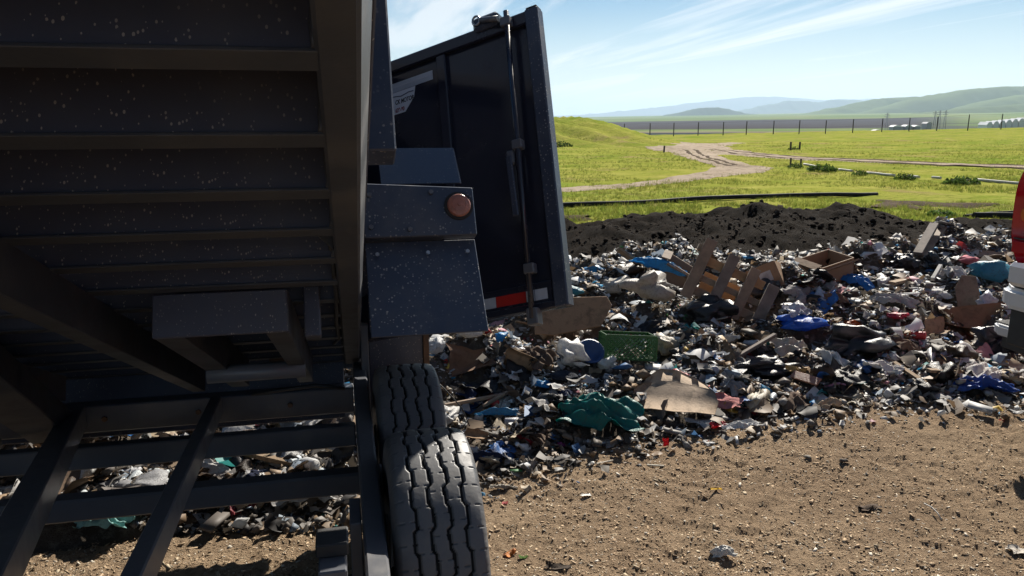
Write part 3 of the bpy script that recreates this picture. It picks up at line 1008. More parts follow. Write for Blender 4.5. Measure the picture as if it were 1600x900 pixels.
# --- rear door, swung round beside the bed
DL = 0.687
DO = np.array([0.06, 3.221, 0.702])
de = cos(DL) * bu - sin(DL) * bv
dn = np.cross(de, bw)          # outer face, towards the camera
if dn[1] > 0: dn = -dn


def dbox(a0, a1, b0, b1, c0, c1, bevel=0.002):
    return box_me(DO + de * (a0 + a1) / 2 + bw * (b0 + b1) / 2 + dn * (c0 + c1) / 2, de * (a1 - a0) / 2, bw * (b1 - b0) / 2, dn * (c1 - c0) / 2, bevel)


dr = T('rear_door', dbox(0.03, 0.93, 0.03, 1.19, -0.030, -0.024), M['black_gloss'], 'glossy black barn door of the bed')
DW, DH = 0.952, 1.222
T('door_frame', dbox(0.0, DW, DH - 0.055, DH, -0.05, 0.0, 0.005), M['black_gloss'], None, dr)
T('door_frame', dbox(0.0, DW, 0.0, 0.030, -0.05, 0.0, 0.005), M['black_gloss'], None, dr)
T('door_frame', dbox(0.0, 0.05, 0.0305, DH - 0.0555, -0.05, 0.0, 0.005), M['black_gloss'], None, dr)
T('door_frame', dbox(0.905, DW + .012, 0.0, DH + .004, -0.055, 0.002, 0.005), M['black_plate'], None, dr)
T('door_frame', dbox(0.470, 0.516, 0.0305, DH - 0.0555, -0.05, -0.001, 0.005), M['black_gloss'], None, dr)
T('door_frame', dbox(0.517, 0.90, 0.03, 0.11, -0.0235, -0.012, 0.003), M['black_gloss'], None, dr)
T('top_cap', dbox(0.912, DW + .008, DH + .0045, DH + 0.012, -0.05, -0.002, 0.002), M['black_plastic'], None, dr)
lr_ = T('lock_rod', tube_me([DO + de * 0.835 + bw * 1.235 + dn * 0.022, DO + de * 0.822 + bw * -0.03 + dn * 0.022], 0.0115, 12), M['black_gloss'], None, dr)
for b_ in (1.19, 0.66, 0.16):
    T('rod_guide', dbox(0.808, 0.852, b_ - 0.02, b_ + 0.02, 0.0, 0.036, 0.004), M['black_frame'], None, dr)
T('rod_foot', dbox(0.80, 0.845, -0.055, 0.01, -0.02, 0.03, 0.004), M['black_frame'], None, dr)
T('latch_handle', bar_me(DO + de * 0.79 + bw * 0.62 + dn * 0.03, DO + de * 0.800 + bw * 0.37 + dn * 0.035, 0.026, 0.012, dn), M['black_plate'], None, dr)
T('handle_clip', dbox(0.775, 0.812, 0.585, 0.645, 0.0, 0.03, 0.008), M['black_frame'], None, dr)
lb = T('latch_block', dbox(0.672, 0.792, DH - 0.022, DH + 0.04, -0.045, 0.02, 0.012), M['black_plate'], None, dr)
T('lock_ring', tube_me([DO + de * (0.697 + 0.017 * cos(t)) + bw * (DH + 0.018 + 0.02 * sin(t)) + dn * 0.026 for t in np.linspace(0, 2 * pi, 15)], 0.005, 6, False), M['steel'], None, dr)
T('latch_pin', tube_me([DO + de * 0.72 + bw * (DH + .01) + dn * 0.03, DO + de * 0.80 + bw * (DH - 0.01) + dn * 0.03], 0.012, 8), M['black_frame'], None, dr)
for b_ in (0.15, 0.6, 1.05):
    T('door_hinge', tube_me([DO + de * -0.012 + bw * (b_ - .06) + dn * -0.02, DO + de * -0.012 + bw * (b_ + .06) + dn * -0.02], 0.016, 10), M['black_frame'], None, dr)
for a0, a1, k in ((0.52, 0.655, 'white_tape'), (0.657, 0.787, 'red_tape'), (0.789, 0.823, 'white_tape'), (0.826, 0.878, 'white_tape')):
    T('reflective_tape', dbox(a0, a1, 0.041, 0.083, -0.0119, -0.0105, 0), M[k], 'red reflective strip' if k[0] == 'r' else 'white reflective strip', dr)
# maker's sticker, partly covered by the side post in this view
dq = -0.0235
st = T('dealer_sticker', prism_me([DO + de * a + bw * b + dn * dq for a, b in ((0.10, 1.078), (0.345, 1.078), (0.335, 1.03), (0.285, 0.975), (0.10, 0.975))], dn * 0.0012), M['sticker'], 'white dealer sticker with dark lettering', dr)
T('sticker_band', dbox(0.10, 0.438, 1.080, 1.122, dq, dq + 0.0012, 0), M['sticker_grey'], 'silver strip of the sticker', dr)
T('sticker_band', dbox(0.10, 0.438, 1.100, 1.106, dq + .0013, dq + 0.0018, 0), M['white_tape'], None, dr)


def text_on(name, txt, size, a, b, m, shear=0.0, sx=1.0, par=None):
    cu = bpy.data.curves.new('txt', 'FONT')
    cu.body = txt; cu.size = size; cu.extrude = 0.0003; cu.shear = shear; cu.offset = size * 0.03
    tmp = bpy.data.objects.new('txt', cu); COL.objects.link(tmp)
    bpy.context.view_layer.update()
    me = bpy.data.meshes.new_from_object(tmp.evaluated_get(bpy.context.evaluated_depsgraph_get()))
    bpy.data.objects.remove(tmp)
    P = np.array([v.co[:] for v in me.vertices])
    o0 = DO + de * a + bw * b + dn * (dq + 0.0016)
    W_ = o0[None] + de[None] * P[:, :1] * sx + bw[None] * P[:, 1:2] + dn[None] * P[:, 2:3]
    me.vertices.foreach_set('co', W_.astype(np.float32).ravel()); me.update()
    me.materials.clear()
    return T(name, me, m, None, par or dr)


text_on('lettering', 'CK MOTOR', 0.0285, 0.235, 1.020, M['ink_black'], 0.15, 0.66)
text_on('lettering', '639-80', 0.026, 0.233, 0.983, M['ink_red'], 0.1, 0.66)
sw = [DO + de * a + bw * b + dn * (dq + 0.002) for a, b in ((0.15, 1.050), (0.20, 1.062), (0.24, 1.058), (0.27, 1.052), (0.31, 1.060), (0.335, 1.058))]
T('emblem_line', tube_me(sw, 0.0022, 5), M['ink_blue'], None, dr)

# ------------------------------------------------------------------ pickup truck (its rear corner reaches into the frame)
TK = thing('pickup_truck', (4.1, 0.6, 0.1), 'red pickup truck with silver rear bumper and ridged step at the right edge', 'pickup truck')


def K(name, me, m, parent=None):
    return link(name, me, m, parent or TK)


TXL, TXR, TYB = 3.06, 5.05, 2.97


def side_poly(pts, x):
    return [np.array([x, y, z]) for y, z in pts]


bed = [(-0.9, 0.62), (TYB - 1.15, 0.62), (TYB - 0.95, 0.98), (TYB - 0.70, 0.98), (TYB - 0.42, 0.975), (TYB - 0.10, 0.975), (TYB - 0.03, 0.985), (TYB - .02, 1.30), (TYB - 0.06, 1.42), (-0.9, 1.44)]
K('bed_side', prism_me(side_poly(bed, TXL), (0.10, 0, 0), 0.02, 2), M['truck_red'])
K('bed_side', prism_me(side_poly(bed, TXR - 0.1), (0.10, 0, 0), 0.02, 2), M['truck_red'])
K('tailgate', wbox(TXL + 0.11, TXR - 0.11, TYB - 0.09, TYB - 0.01, 0.80, 1.43, 0.015), M['truck_red'])
K('cargo_floor', wbox(TXL + 0.10, TXR - 0.10, -0.9, TYB - 0.1, 0.78, 0.82), M['black_plastic'])
cabp = [(-0.92, 0.5), (-0.92, 1.45), (-1.02, 1.98), (-1.4, 2.05), (-2.3, 2.03), (-2.95, 1.5), (-4.0, 1.38), (-4.2, 1.2), (-4.25, 0.55), (-3.9, 0.45)]
K('cab', prism_me(side_poly(cabp, TXL + 0.03), (TXR - TXL - 0.06, 0, 0), 0.05, 2), M['truck_red'])
K('side_window', prism_me(side_poly([(-1.1, 1.5), (-1.15, 1.92), (-1.6, 1.96), (-1.6, 1.5)], TXL + 0.022), (0.006, 0, 0)), M['glass_dark'])
K('side_window', prism_me(side_poly([(-1.7, 1.5), (-1.7, 1.96), (-2.25, 1.93), (-2.7, 1.5)], TXL + 0.022), (0.006, 0, 0)), M['glass_dark'])
wt = lathe_me([(-0.12, 0.22), (-0.13, 0.28), (-0.125, 0.36), (-0.10, 0.40), (0.10, 0.40), (0.125, 0.36), (0.13, 0.28), (0.12, 0.22)], 40)
wr = lathe_me([(-0.115, 0.225), (-0.10, 0.20), (-0.09, 0.07), (-0.10, 0.0)], 28)
for x in (TXL + 0.14, TXR - 0.14):
    for y in (TYB - 0.83, -3.2):
        w_ = K('wheel', wt, M['rubber']); w_.location = world_neg(TK) + Vector((x, y, 0.42))
        link('rim', wr, M['steel'], w_, (0, 0, 0))
# tail lamp: a tall lens bulging round the corner
lp = []
LZ = np.linspace(0.975, 1.43, 18)
V, F = [], []
for i, z in enumerate(LZ):
    t = (z - 0.975) / 0.455
    bulge = (1 - (2 * abs(t - 0.50)) ** 3.2)
    y1 = TYB + 0.055 * max(bulge, 0.0) - 0.035 + 0.012 * t
    for k in range(9):
        a = k / 8 * pi / 2
        r_ = 0.06 * (0.45 + 0.55 * max(bulge, 0))
        V.append((TXL - 0.012 + r_ * (1 - sin(a)) + 0.0, y1 - r_ * (1 - cos(a)) * 1.6 if False else y1 - r_ * (1 - cos(pi / 2 - a)) * 1.5, z))
    V.append((TXL - 0.012, y1 - 0.20, z)); 
    V.append((TXL + 0.14, y1, z))
# order: flank far point, corner arc, rear far point
V2 = []
for i in range(18):
    row = V[i * 11:(i + 1) * 11]
    arc = sorted(row[:9], key=lambda p: p[1])
    V2 += [row[9]] + arc + [row[10]]
n_ = 11
F = [(i * n_ + k, i * n_ + k + 1, (i + 1) * n_ + k + 1, (i + 1) * n_ + k) for i in range(17) for k in range(n_ - 1)]
F += [tuple(range(n_)), tuple(17 * n_ + k for k in range(n_))[::-1], tuple(i * n_ for i in range(18)), tuple(i * n_ + n_ - 1 for i in range(18))[::-1]]
tl = K('tail_lamp', mesh('lamp', V2, F, False), M['lamp_red'])
tl.data.polygons.foreach_set('use_smooth', np.array([i < 17 * (n_ - 1) for i in range(len(F))], bool))
K('lamp_seam', wbox(TXL - 0.018, TXL - 0.006, TYB - 0.19, TYB + 0.0, 1.083, 1.089, 0), M['black_plastic'], tl)
K('reflector', wbox(TXL - 0.017, TXL - 0.005, TYB - 0.16, TYB + 0.005, 1.02, 1.075, 0.003), M['truck_red'], tl)
K('lamp_bulb_cover', disc_me(np.array([TXL - 0.016, TYB - 0.05, 1.20]), (-1, 0.25, 0), 0.035, 0.006, 20), M['lamp_red'], tl)
# bumper with step pad, and the hitch step
K('bumper_corner', wbox(TXL + 0.012, TXL + 0.30, TYB - 0.40, TYB + 0.045, 0.855, 0.968, 0.02), M['silver'])
bp = K('rear_bumper', prism_me([(3.115, TYB - 0.30, 0.73), (3.115, TYB + 0.07, 0.73), (3.18, TYB + 0.155, 0.73), (4.95, TYB + 0.155, 0.73), (5.03, TYB + 0.07, 0.73), (5.03, TYB - 0.3, 0.73)], (0, 0, 0.105), 0.022, 3), M['silver'])
K('step_pad', prism_me([(3.14, TYB - 0.2, 0.837), (3.14, TYB + 0.05, 0.837), (3.19, TYB + 0.125, 0.837), (3.9, TYB + 0.125, 0.837), (3.9, TYB - 0.2, 0.837)], (0, 0, 0.012), 0.004), M['black_plastic'], bp)
K('bumper_lower', wbox(3.16, 4.98, TYB - 0.15, TYB + 0.08, 0.545, 0.728, 0.01), M['black_plastic'])
hs_ = K('hitch_step', prism_me([(3.235, TYB + 0.10, 0.55), (3.235, TYB + 0.215, 0.55), (3.275, TYB + 0.27, 0.55), (3.62, TYB + 0.27, 0.55), (3.66, TYB + 0.22, 0.55), (3.66, TYB + 0.10, 0.55)], (0, 0, 0.055), 0.010, 2), M['silver'])
for k in range(11):
    y = TYB + 0.122 + k * 0.0125
    K('grip_rib', wbox(3.262, 3.635, y, y + 0.0055, 0.606, 0.612, 0.001), M['black_plastic'], hs_)
K('step_bracket', wbox(3.28, 3.6, TYB + 0.0, TYB + 0.22, 0.48, 0.549, 0.006), M['black_plastic'], hs_)

# ------------------------------------------------------------------ scattered small stuff (loose litter, soil chips, clods, grass)
def ico(sub):
    bm = bmesh.new(); bmesh.ops.create_icosphere(bm, subdivisions=sub, radius=1.0)
    V = np.array([v.co[:] for v in bm.verts]); F = np.array([[v.index for v in f.verts] for f in bm.faces])
    bm.free()
    return V, F


ICO1 = ico(1)


def t_flake(k):
    r = np.random.default_rng(100 + k)
    g = np.linspace(-1, 1, 3)
    X, Y = np.meshgrid(g, g, indexing='ij')
    V = np.stack([X * r.uniform(.6, 1), Y * r.uniform(.35, 1), r.normal(0, .26, X.shape)], -1).reshape(-1, 3) + r.normal(0, .13, (9, 3))
    F4 = grid_faces(3, 3)
    return V, np.concatenate([F4[:, [0, 1, 2]], F4[:, [0, 2, 3]]])


def t_lump(k):
    r = np.random.default_rng(300 + k)
    if k < 40:      # litter crumples: few faces, sharp
        o = np.array([(1, 0, 0), (-1, 0, 0), (0, 1, 0), (0, -1, 0), (0, 0, 1), (0, 0, -1), (.7, .7, .3), (-.6, .6, -.4)], float)
        o = o[:6] * r.uniform(.45, 1.25, (6, 1)) + r.normal(0, .22, (6, 3))
        return o * np.array([1, r.uniform(.5, 1), r.uniform(.4, .9)]), np.array([(0, 2, 4), (2, 1, 4), (1, 3, 4), (3, 0, 4), (2, 0, 5), (1, 2, 5), (3, 1, 5), (0, 3, 5)])
    V = ICO1[0] * r.uniform(.55, 1.15, (len(ICO1[0]), 1)) * np.array([1, r.uniform(.5, 1), r.uniform(.35, .8)])
    return V, ICO1[1]


def t_shard(k):
    r = np.random.default_rng(500 + k)
    a = np.array([[x, y, z] for x in (-1, 1) for y in (-1, 1) for z in (-1, 1)], float)
    V = a * np.array([1, r.uniform(.15, .5), r.uniform(.05, .18)]) + r.normal(0, .06, (8, 3))
    F4 = np.array([(0, 1, 3, 2), (4, 6, 7, 5), (0, 4, 5, 1), (2, 3, 7, 6), (0, 2, 6, 4), (1, 5, 7, 3)])
    return V, np.concatenate([F4[:, [0, 1, 2]], F4[:, [0, 2, 3]]])


def t_strip(k):
    r = np.random.default_rng(700 + k)
    n = 6
    c = np.cumsum(r.normal(0, .35, (n, 3)) + np.array([.8, 0, 0]), 0); c -= c.mean(0); c /= np.abs(c).max()
    w = np.array([0, .14, .05])
    V = np.concatenate([c - w, c + w])
    F = []
    for i in range(n - 1):
        F += [(i, i + 1, n + i + 1), (i, n + i + 1, n + i)]
    return V, np.array(F)


def rand_rot(n, rng, tilt):
    """random turn about z, then a tilt about a random level axis"""
    yaw = rng.uniform(0, 2 * pi, n); ax = rng.uniform(0, 2 * pi, n); ti = rng.normal(0, tilt, n)
    c, s = np.cos(yaw), np.sin(yaw)
    Rz = np.zeros((n, 3, 3)); Rz[:, 0, 0] = c; Rz[:, 0, 1] = -s; Rz[:, 1, 0] = s; Rz[:, 1, 1] = c; Rz[:, 2, 2] = 1
    kx, ky = np.cos(ax), np.sin(ax)
    c, s = np.cos(ti), np.sin(ti)
    Rt = np.zeros((n, 3, 3))
    Rt[:, 0, 0] = c + kx * kx * (1 - c); Rt[:, 0, 1] = kx * ky * (1 - c); Rt[:, 0, 2] = ky * s
    Rt[:, 1, 0] = kx * ky * (1 - c); Rt[:, 1, 1] = c + ky * ky * (1 - c); Rt[:, 1, 2] = -kx * s
    Rt[:, 2, 0] = -ky * s; Rt[:, 2, 1] = kx * s; Rt[:, 2, 2] = c
    return Rt @ Rz


def scatter(name, P, S, R, C, templates, weights, mat, rng, label, cat):
    which = rng.choice(len(templates), len(P), p=np.asarray(weights) / np.sum(weights))
    Vs, Fs, Cs, off = [], [], [], 0
    for k, (tv, tf) in enumerate(templates):
        idx = np.nonzero(which == k)[0]
        if not len(idx): continue
        v = np.einsum('nij,vj->nvi', R[idx], tv) * S[idx][:, None, None] + P[idx][:, None, :]
        f = tf[None] + (off + np.arange(len(idx)) * len(tv))[:, None, None]
        Vs.append(v.reshape(-1, 3)); Fs.append(f.reshape(-1, 3))
        Cs.append(np.repeat(C[idx], len(tv), 0)); off += len(idx) * len(tv)
    V, F, C_ = np.concatenate(Vs), np.concatenate(Fs), np.concatenate(Cs)
    me = mesh(name, V, F, False)
    at = me.color_attributes.new('col', 'FLOAT_COLOR', 'POINT')
    at.data.foreach_set('color', np.concatenate([C_, np.ones((len(C_), 1))], 1).astype(np.float32).ravel())
    o = link(name, me, mat)
    return tag(o, label, cat, None, 'stuff')


PAL = np.array([(.62, .62, .61), (.49, .49, .49), (.70, .70, .70), (.36, .35, .335), (.23, .215, .20), (.15, .13, .115), (.09, .075, .06), (.045, .042, .042),
                (.028, .028, .032), (.30, .22, .15), (.22, .15, .09), (.45, .37, .27), (.08, .20, .42), (.05, .28, .50), (.05, .30, .28), (.45, .05, .05),
                (.10, .30, .10), (.50, .25, .30), (.55, .38, .06), (.25, .30, .36), (.34, .40, .46)])
PW = np.array([11, 11, 8, 13, 13, 10, 7, 5, 4, 8, 6, 8, 2.0, 2.0, 1.0, 1.0, .5, .6, .4, 3, 3.0]); PW /= PW.sum()


def wedge(n, rng, d0, d1, t0=-0.85, t1=0.85, pw=1.0):
    """points spread over what can be seen of the ground between two distances, thinner far away"""
    d = d0 + (d1 - d0) * rng.uniform(0, 1, n) ** pw
    t = rng.uniform(t0, t1, n)
    return ad(d * t, d)


rng = np.random.default_rng(12)
# crumbs, chips and clods lying on the dirt pad
CT = [t_shard(k + 40) for k in range(12)] + [t_lump(k + 40) for k in range(6)] + [t_strip(50 + k) for k in range(4)]
n_ = 90000
d = 2.3 * (5.2 / 2.3) ** rng.uniform(0, 1, n_); X, Y = ad(d * rng.uniform(-.8, .86, n_), d)
keep = (Y < np.interp(X, EX, EY) + .12) & (Y > 2.0) & (fbm(X * 1.7, Y * 2.6, 21.0, 4) + rng.normal(0, .2, n_) > -0.30)
X, Y = X[keep], Y[keep]; n_ = len(X)


def pad_z(X, Y):
    Z = soil_z(X, Y) + fbm(X * 1.1, Y * 1.1, 0.4, 3) * 0.03 + fbm(X * 9, Y * 9, 3.1, 3) * 0.010
    Z = Z + fbm(X * 36, Y * 36, 1.7, 3) * 0.0105 + np.maximum(0, fbm(X * 12, Y * 20, 4.4, 3)) * 0.008
    return Z - ruts(X, Y)


S = np.clip(rng.lognormal(math.log(0.0040), 0.45, n_), 0.0022, 0.014)
pal = np.array([(.46, .345, .23), (.37, .27, .18), (.20, .14, .09), (.12, .085, .055), (.06, .045, .032), (.46, .38, .27), (.55, .50, .42)])
C = pal[rng.choice(7, n_, p=[.32, .23, .10, .04, .02, .19, .10])] * rng.uniform(.8, 1.15, (n_, 1))
P = np.stack([X, Y, pad_z(X, Y) + S * 0.08], -1)
scatter('soil_chips', P, S, rand_rot(n_, rng, 0.28), C, CT, [3.0] * 12 + [0.8] * 6 + [2.4] * 4, M['chips'], rng, 'brown soil crumbs and wood chips strewn over the dirt pad', 'soil chips')

# clods on the berm
n_ = 4500
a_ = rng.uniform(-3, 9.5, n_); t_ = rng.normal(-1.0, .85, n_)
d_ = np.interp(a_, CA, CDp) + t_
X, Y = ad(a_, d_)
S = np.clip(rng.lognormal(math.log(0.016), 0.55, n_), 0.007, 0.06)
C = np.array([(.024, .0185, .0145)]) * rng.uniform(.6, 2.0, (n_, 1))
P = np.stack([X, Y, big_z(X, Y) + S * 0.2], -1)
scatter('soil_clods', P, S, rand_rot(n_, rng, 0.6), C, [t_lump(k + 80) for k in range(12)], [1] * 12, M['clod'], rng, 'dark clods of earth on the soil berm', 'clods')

# grass tufts near enough to show
def t_tuft(k):
    r = np.random.default_rng(900 + k)
    V, F = [], []
    for b in range(5):
        a = r.uniform(0, 2 * pi); l = r.uniform(.25, .8); w = .06
        p = np.array([r.normal(0, .2), r.normal(0, .2), 0])
        q = np.array([-sin(a), cos(a), 0]) * w
        tip = p + np.array([cos(a) * l, sin(a) * l, r.uniform(.5, 1.1)])
        i = len(V); V += [p - q, p + q, tip]; F.append((i, i + 1, i + 2))
    return np.array(V), np.array(F)


n_ = 60000
d_ = 10.5 * (62 / 10.5) ** rng.uniform(0, 1, n_)
t_ = rng.uniform(-0.1, .78, n_)
a_ = d_ * t_
X, Y = ad(a_, d_)
keep = (d_ - np.interp(a_, CA, CDp) > 0.9) & (fbm(a_ * .5, d_ * .5, 3.0, 3) > -0.25)
X, Y, a_, d_ = X[keep], Y[keep], a_[keep], d_[keep]; n_ = len(X)
S = rng.uniform(.03, .085, n_) * (1 + 0.4 * (fbm(a_ * .3, d_ * .3, 9.0, 3) > .2))
mixg = rng.uniform(0, 1, (n_, 1))
C = np.array([(.12, .18, .025)]) * mixg + np.array([(.26, .25, .055)]) * (1 - mixg)
P = np.stack([X, Y, field_z(a_, d_) + fbm(a_ * 0.25, d_ * 0.25, 1.0, 4) * 0.10 * sm(12, 20, d_) + fbm(a_ * 1.4, d_ * 1.4, 6.0, 3) * 0.035 - .005], -1)
scatter('meadow_tufts', P, S, rand_rot(n_, rng, 0.15), C, [t_tuft(k) for k in range(10)], [1] * 10, M['grassblade'], rng, 'short yellow-green grass tufts growing over the meadow', 'grass')

# ------------------------------------------------------------------ refuse one can pick out
def creases(V, seed, n=12, f0=1.2, f1=4.5, sharp=1.0):
    """sum of sharp-crested folds in random directions, about -1..1"""
    r = np.random.default_rng(seed)
    d = np.zeros(len(V)); tot = 0
    for k in range(n):
        nn = r.normal(0, 1, 3); nn /= np.linalg.norm(nn)
        f = f0 * (f1 / f0) ** (k / (n - 1)); a = f ** -0.75
        w = V + 0.25 * np.stack([np.sin(V[:, (j + 1) % 3] * 2.1 + k * 1.3 + seed) for j in range(3)], -1)
        t = np.abs(((w @ nn) * f * .5 + r.uniform(0, 1)) % 1.0 * 2 - 1) * 2 - 1
        d += a * t; tot += a
    return d / tot * 2.2


def bag_me(seed, sub=3, flat=0.6, crump=0.42, long=1.0):
    V, F = ico(sub)
    s = seed * 7.7
    lobes = noise3(V[:, 0] * 1.1 + s, V[:, 1] * 1.1, V[:, 2] * 1.1 + s)
    V = V * (0.72 + 0.38 * lobes + 0.80 * crump * creases(V, seed, 14, 1.2, 5.5))[:, None]
    V = V + 0.16 * np.stack([noise3(V[:, 0] * 3 + s, V[:, 1] * 3, V[:, 2] * 3 + k * 9) for k in range(3)], -1)
    V = V * np.array([long, 0.85, flat * 0.85])
    V[:, 2] -= np.percentile(V[:, 2], 15)
    return mesh('bag', V, F, False)


def sheet_me(seed, nx=13, ny=11, amp=0.28, lx=1.0, ly=0.7, curl=0.3, ragged=0.16, hard=False):
    r = np.random.default_rng(seed)
    U, W = np.meshgrid(np.linspace(-1, 1, nx), np.linspace(-1, 1, ny), indexing='ij')
    s = seed * 3.3
    rag = 1 + ragged * noise3(np.arctan2(W, U) * 2.2 + s, s, 0.5) * np.maximum(np.abs(U), np.abs(W)) ** 2 * 2
    X = U * lx * rag + fbm(U * 1.5 + s, W * 1.5, 3.0, 2) * 0.15
    Y = W * ly * rag + fbm(U * 1.5, W * 1.5 + s, 7.0, 2) * 0.15
    if hard:
        a = r.uniform(0, pi)
        fold = np.abs(U * cos(a) + W * sin(a) + r.uniform(-.3, .3))
        Zs = fold * curl + fbm(U * 1.2 + s, W * 1.2, 1.0, 2) * amp * .4
    else:
        Zs = creases(np.stack([U, W, 0 * U], -1).reshape(-1, 3), seed, 10, 1.0, 4.0).reshape(U.shape) * amp * 0.8 + curl * (U * U * r.uniform(-.6, .6) + W * W * r.uniform(-.6, .6))
    Zs = Zs - np.percentile(Zs, 25)
    V = np.stack([X, Y, Zs], -1).reshape(-1, 3)
    F4 = grid_faces(nx, ny)
    # give it a real thickness
    t = 0.012 if not hard else 0.02
    n = len(V)
    V = np.concatenate([V, V - np.array([0, 0, t])])
    rim_i = [i * ny for i in range(nx)] + [(nx - 1) * ny + j for j in range(1, ny)] + [i * ny + ny - 1 for i in range(nx - 2, -1, -1)] + [j for j in range(ny - 2, 0, -1)]
    side = [(rim_i[i], rim_i[(i + 1) % len(rim_i)], n + rim_i[(i + 1) % len(rim_i)], n + rim_i[i]) for i in range(len(rim_i))]
    return mesh('sheet', V, np.concatenate([F4, F4[:, ::-1] + n, np.array(side)]), not hard)


def drape_me(seed, lx=1.0, ly=0.6, folds=4, amp=0.22):
    """tarp or bag pulled into long pleats"""
    U, W = np.meshgrid(np.linspace(-1, 1, 40), np.linspace(-1, 1, 24), indexing='ij')
    s = seed * 1.7
    wv = W + 0.5 * U * 0.6 + fbm(U * 1.2 + s, W * 1.2, 2.0, 2) * .35
    Zs = np.abs((wv * folds * .42 + s) % 1.0 * 2 - 1) * amp * (1.1 - 0.5 * np.abs(U)) + 0.25 * (1 - U * U) * (1 - W * W) + creases(np.stack([U, W, 0 * U], -1).reshape(-1, 3), int(seed), 14, 2.0, 9.0).reshape(U.shape) * 0.13
    X = U * lx * (1 - 0.12 * np.sin(W * 5 + s)); Y = W * ly * (1 - 0.25 * U * sin(s)) * (1 + .15 * np.sin(U * 6 + s))
    V = np.stack([X, Y, Zs], -1).reshape(-1, 3)
    n = len(V); F4 = grid_faces(40, 24)
    V = np.concatenate([V, V - np.array([0, 0, .012])])
    return mesh('drape', V, np.concatenate([F4, F4[:, ::-1] + n]), False)


def slab_me(poly, t, bevel=0.0):
    return prism_me([np.array([x, y, 0]) for x, y in poly], (0, 0, t), bevel)


def bottle_me():
    return lathe_me([(-1, 0.0), (-1, .26), (-.9, .3), (-.1, .3), (.15, .27), (.55, .12), (.6, .10), (.85, .10), (.86, .13), (1, .13), (1, 0.0)], 12, 'x')


def can_me():
    return lathe_me([(-.6, 0), (-.6, .28), (-.55, .33), (.55, .33), (.6, .28), (.6, 0)], 12, 'x')


HEROES = []


def drop(name, me, m, x, y, px, col, rz=0, rx=0, ry=0, lift=0.0, label=None, cat=None, group=None, sz=1.0):
    """lay a thing where the photograph shows it: x, y of its middle, px its half width"""
    p, D = hit(x, y)
    s = px * D / FPX
    o = link(name, me, m)
    o.location = (p[0], p[1], p[2] + lift * s + 0.02)
    o.rotation_euler = Euler((radians(rx), radians(ry), radians(rz) - YAW), 'XYZ')
    o.scale = (s, s, s * sz)
    o.color = (*col, 1)
    if label: tag(o, label, cat, group)
    HEROES.append((p[0], p[1], s, label))
    return o


BLUE, LBLUE, TEAL = (0.02, 0.13, 0.50), (0.03, 0.30, 0.62), (0.0, 0.19, 0.17)
WHITE, GREY, BLACK, BEIGE = (0.66, 0.65, 0.63), (0.38, 0.38, 0.39), (0.012, 0.012, 0.015), (0.45, 0.38, 0.29)
CARD, CARD2 = (0.30, 0.205, 0.125), (0.36, 0.275, 0.20)

# --- single, recognisable pieces
drop('paperboard_sheet', slab_me([(-.95, -.42), (-.55, -.50), (.62, -.40), (.98, .10), (.90, .34), (.1, .40), (-.62, .52), (-.9, .1)], 0.05, 0.01), M['card'], 893, 528, 66, (0.33, 0.205, 0.12), rx=52, ry=-4, rz=8, lift=.46,
     label='large torn brown fibreboard sheet leaning just right of the open trailer door', cat='board')
drop('plastic_bag', bag_me(3, 3, .55, .5, 1.3), M['bag'], 863, 497, 30, WHITE, rz=25, lift=.5, label='pale translucent bag tucked against the brown fibreboard sheet', cat='bag')
drop('plastic_bag', drape_me(5, 1.2, .35, 3), M['bag'], 1028, 442, 34, LBLUE, rz=-22, lift=.55, ry=12, label='bright blue plastic bag draped over grey bundle left of the broken crate', cat='bag')
drop('cloth_bundle', bag_me(8, 3, .75, .45, 1.2), M['bag'], 1012, 476, 36, (0.42, 0.38, 0.33), rz=10, lift=.35, label='crumpled grey-beige bundle under the bright blue bag', cat='bundle')
drop('plastic_bag', bag_me(9, 3, .6, .55, 1.2), M['bag'], 930, 432, 15, LBLUE, rz=10, lift=.2, label='small bright blue bag farthest left on the heap, near the trailer door', cat='bag')
drop('plastic_bag', drape_me(9, 1.0, .5, 3, .3), M['bag'], 1336, 455, 27, (0.02, 0.22, 0.62), rz=-35, ry=15, lift=.3, label='vivid blue plastic bag hanging down the heap behind the centre', cat='bag')
drop('plastic_bag', bag_me(14, 3, .5, .5, 1.4), M['bag'], 1250, 526, 34, (0.03, 0.17, 0.66), rz=18, lift=.15, label='shiny royal blue bag lying in the middle of the heap', cat='bag')
drop('plastic_sheeting', drape_me(21, 1.1, .5, 4, .3), M['bag'], 1535, 618, 37, (0.02, 0.10, 0.44), rz=-6, lift=.1, label='crumpled dark blue plastic sheeting at the heap edge below the truck', cat='sheeting')
drop('tarp', drape_me(2, 1.0, .62, 4, .26), M['bag'], 938, 664, 60, TEAL, rz=-8, rx=14, lift=.15, label='crumpled teal green tarp near the front of the heap', cat='tarp')
def folded_me(cols, rows, zz, t=0.022):
    """board creased along straight lines: cols x rows of corner points with their heights"""
    V = np.array([(cols[i] + zz[j][i][0], rows[j] + zz[j][i][1], zz[j][i][2]) for i in range(len(cols)) for j in range(len(rows))], float)
    F4 = grid_faces(len(cols), len(rows)); n = len(V); ny = len(rows); nx = len(cols)
    rim_i = [i * ny for i in range(nx)] + [(nx - 1) * ny + j for j in range(1, ny)] + [i * ny + ny - 1 for i in range(nx - 2, -1, -1)] + [j for j in range(ny - 2, 0, -1)]
    side = [(rim_i[i], rim_i[(i + 1) % len(rim_i)], n + rim_i[(i + 1) % len(rim_i)], n + rim_i[i]) for i in range(len(rim_i))]
    return mesh('folded', np.concatenate([V, V - (0, 0, t)]), np.concatenate([F4, F4[:, ::-1] + n, np.array(side)]), False)


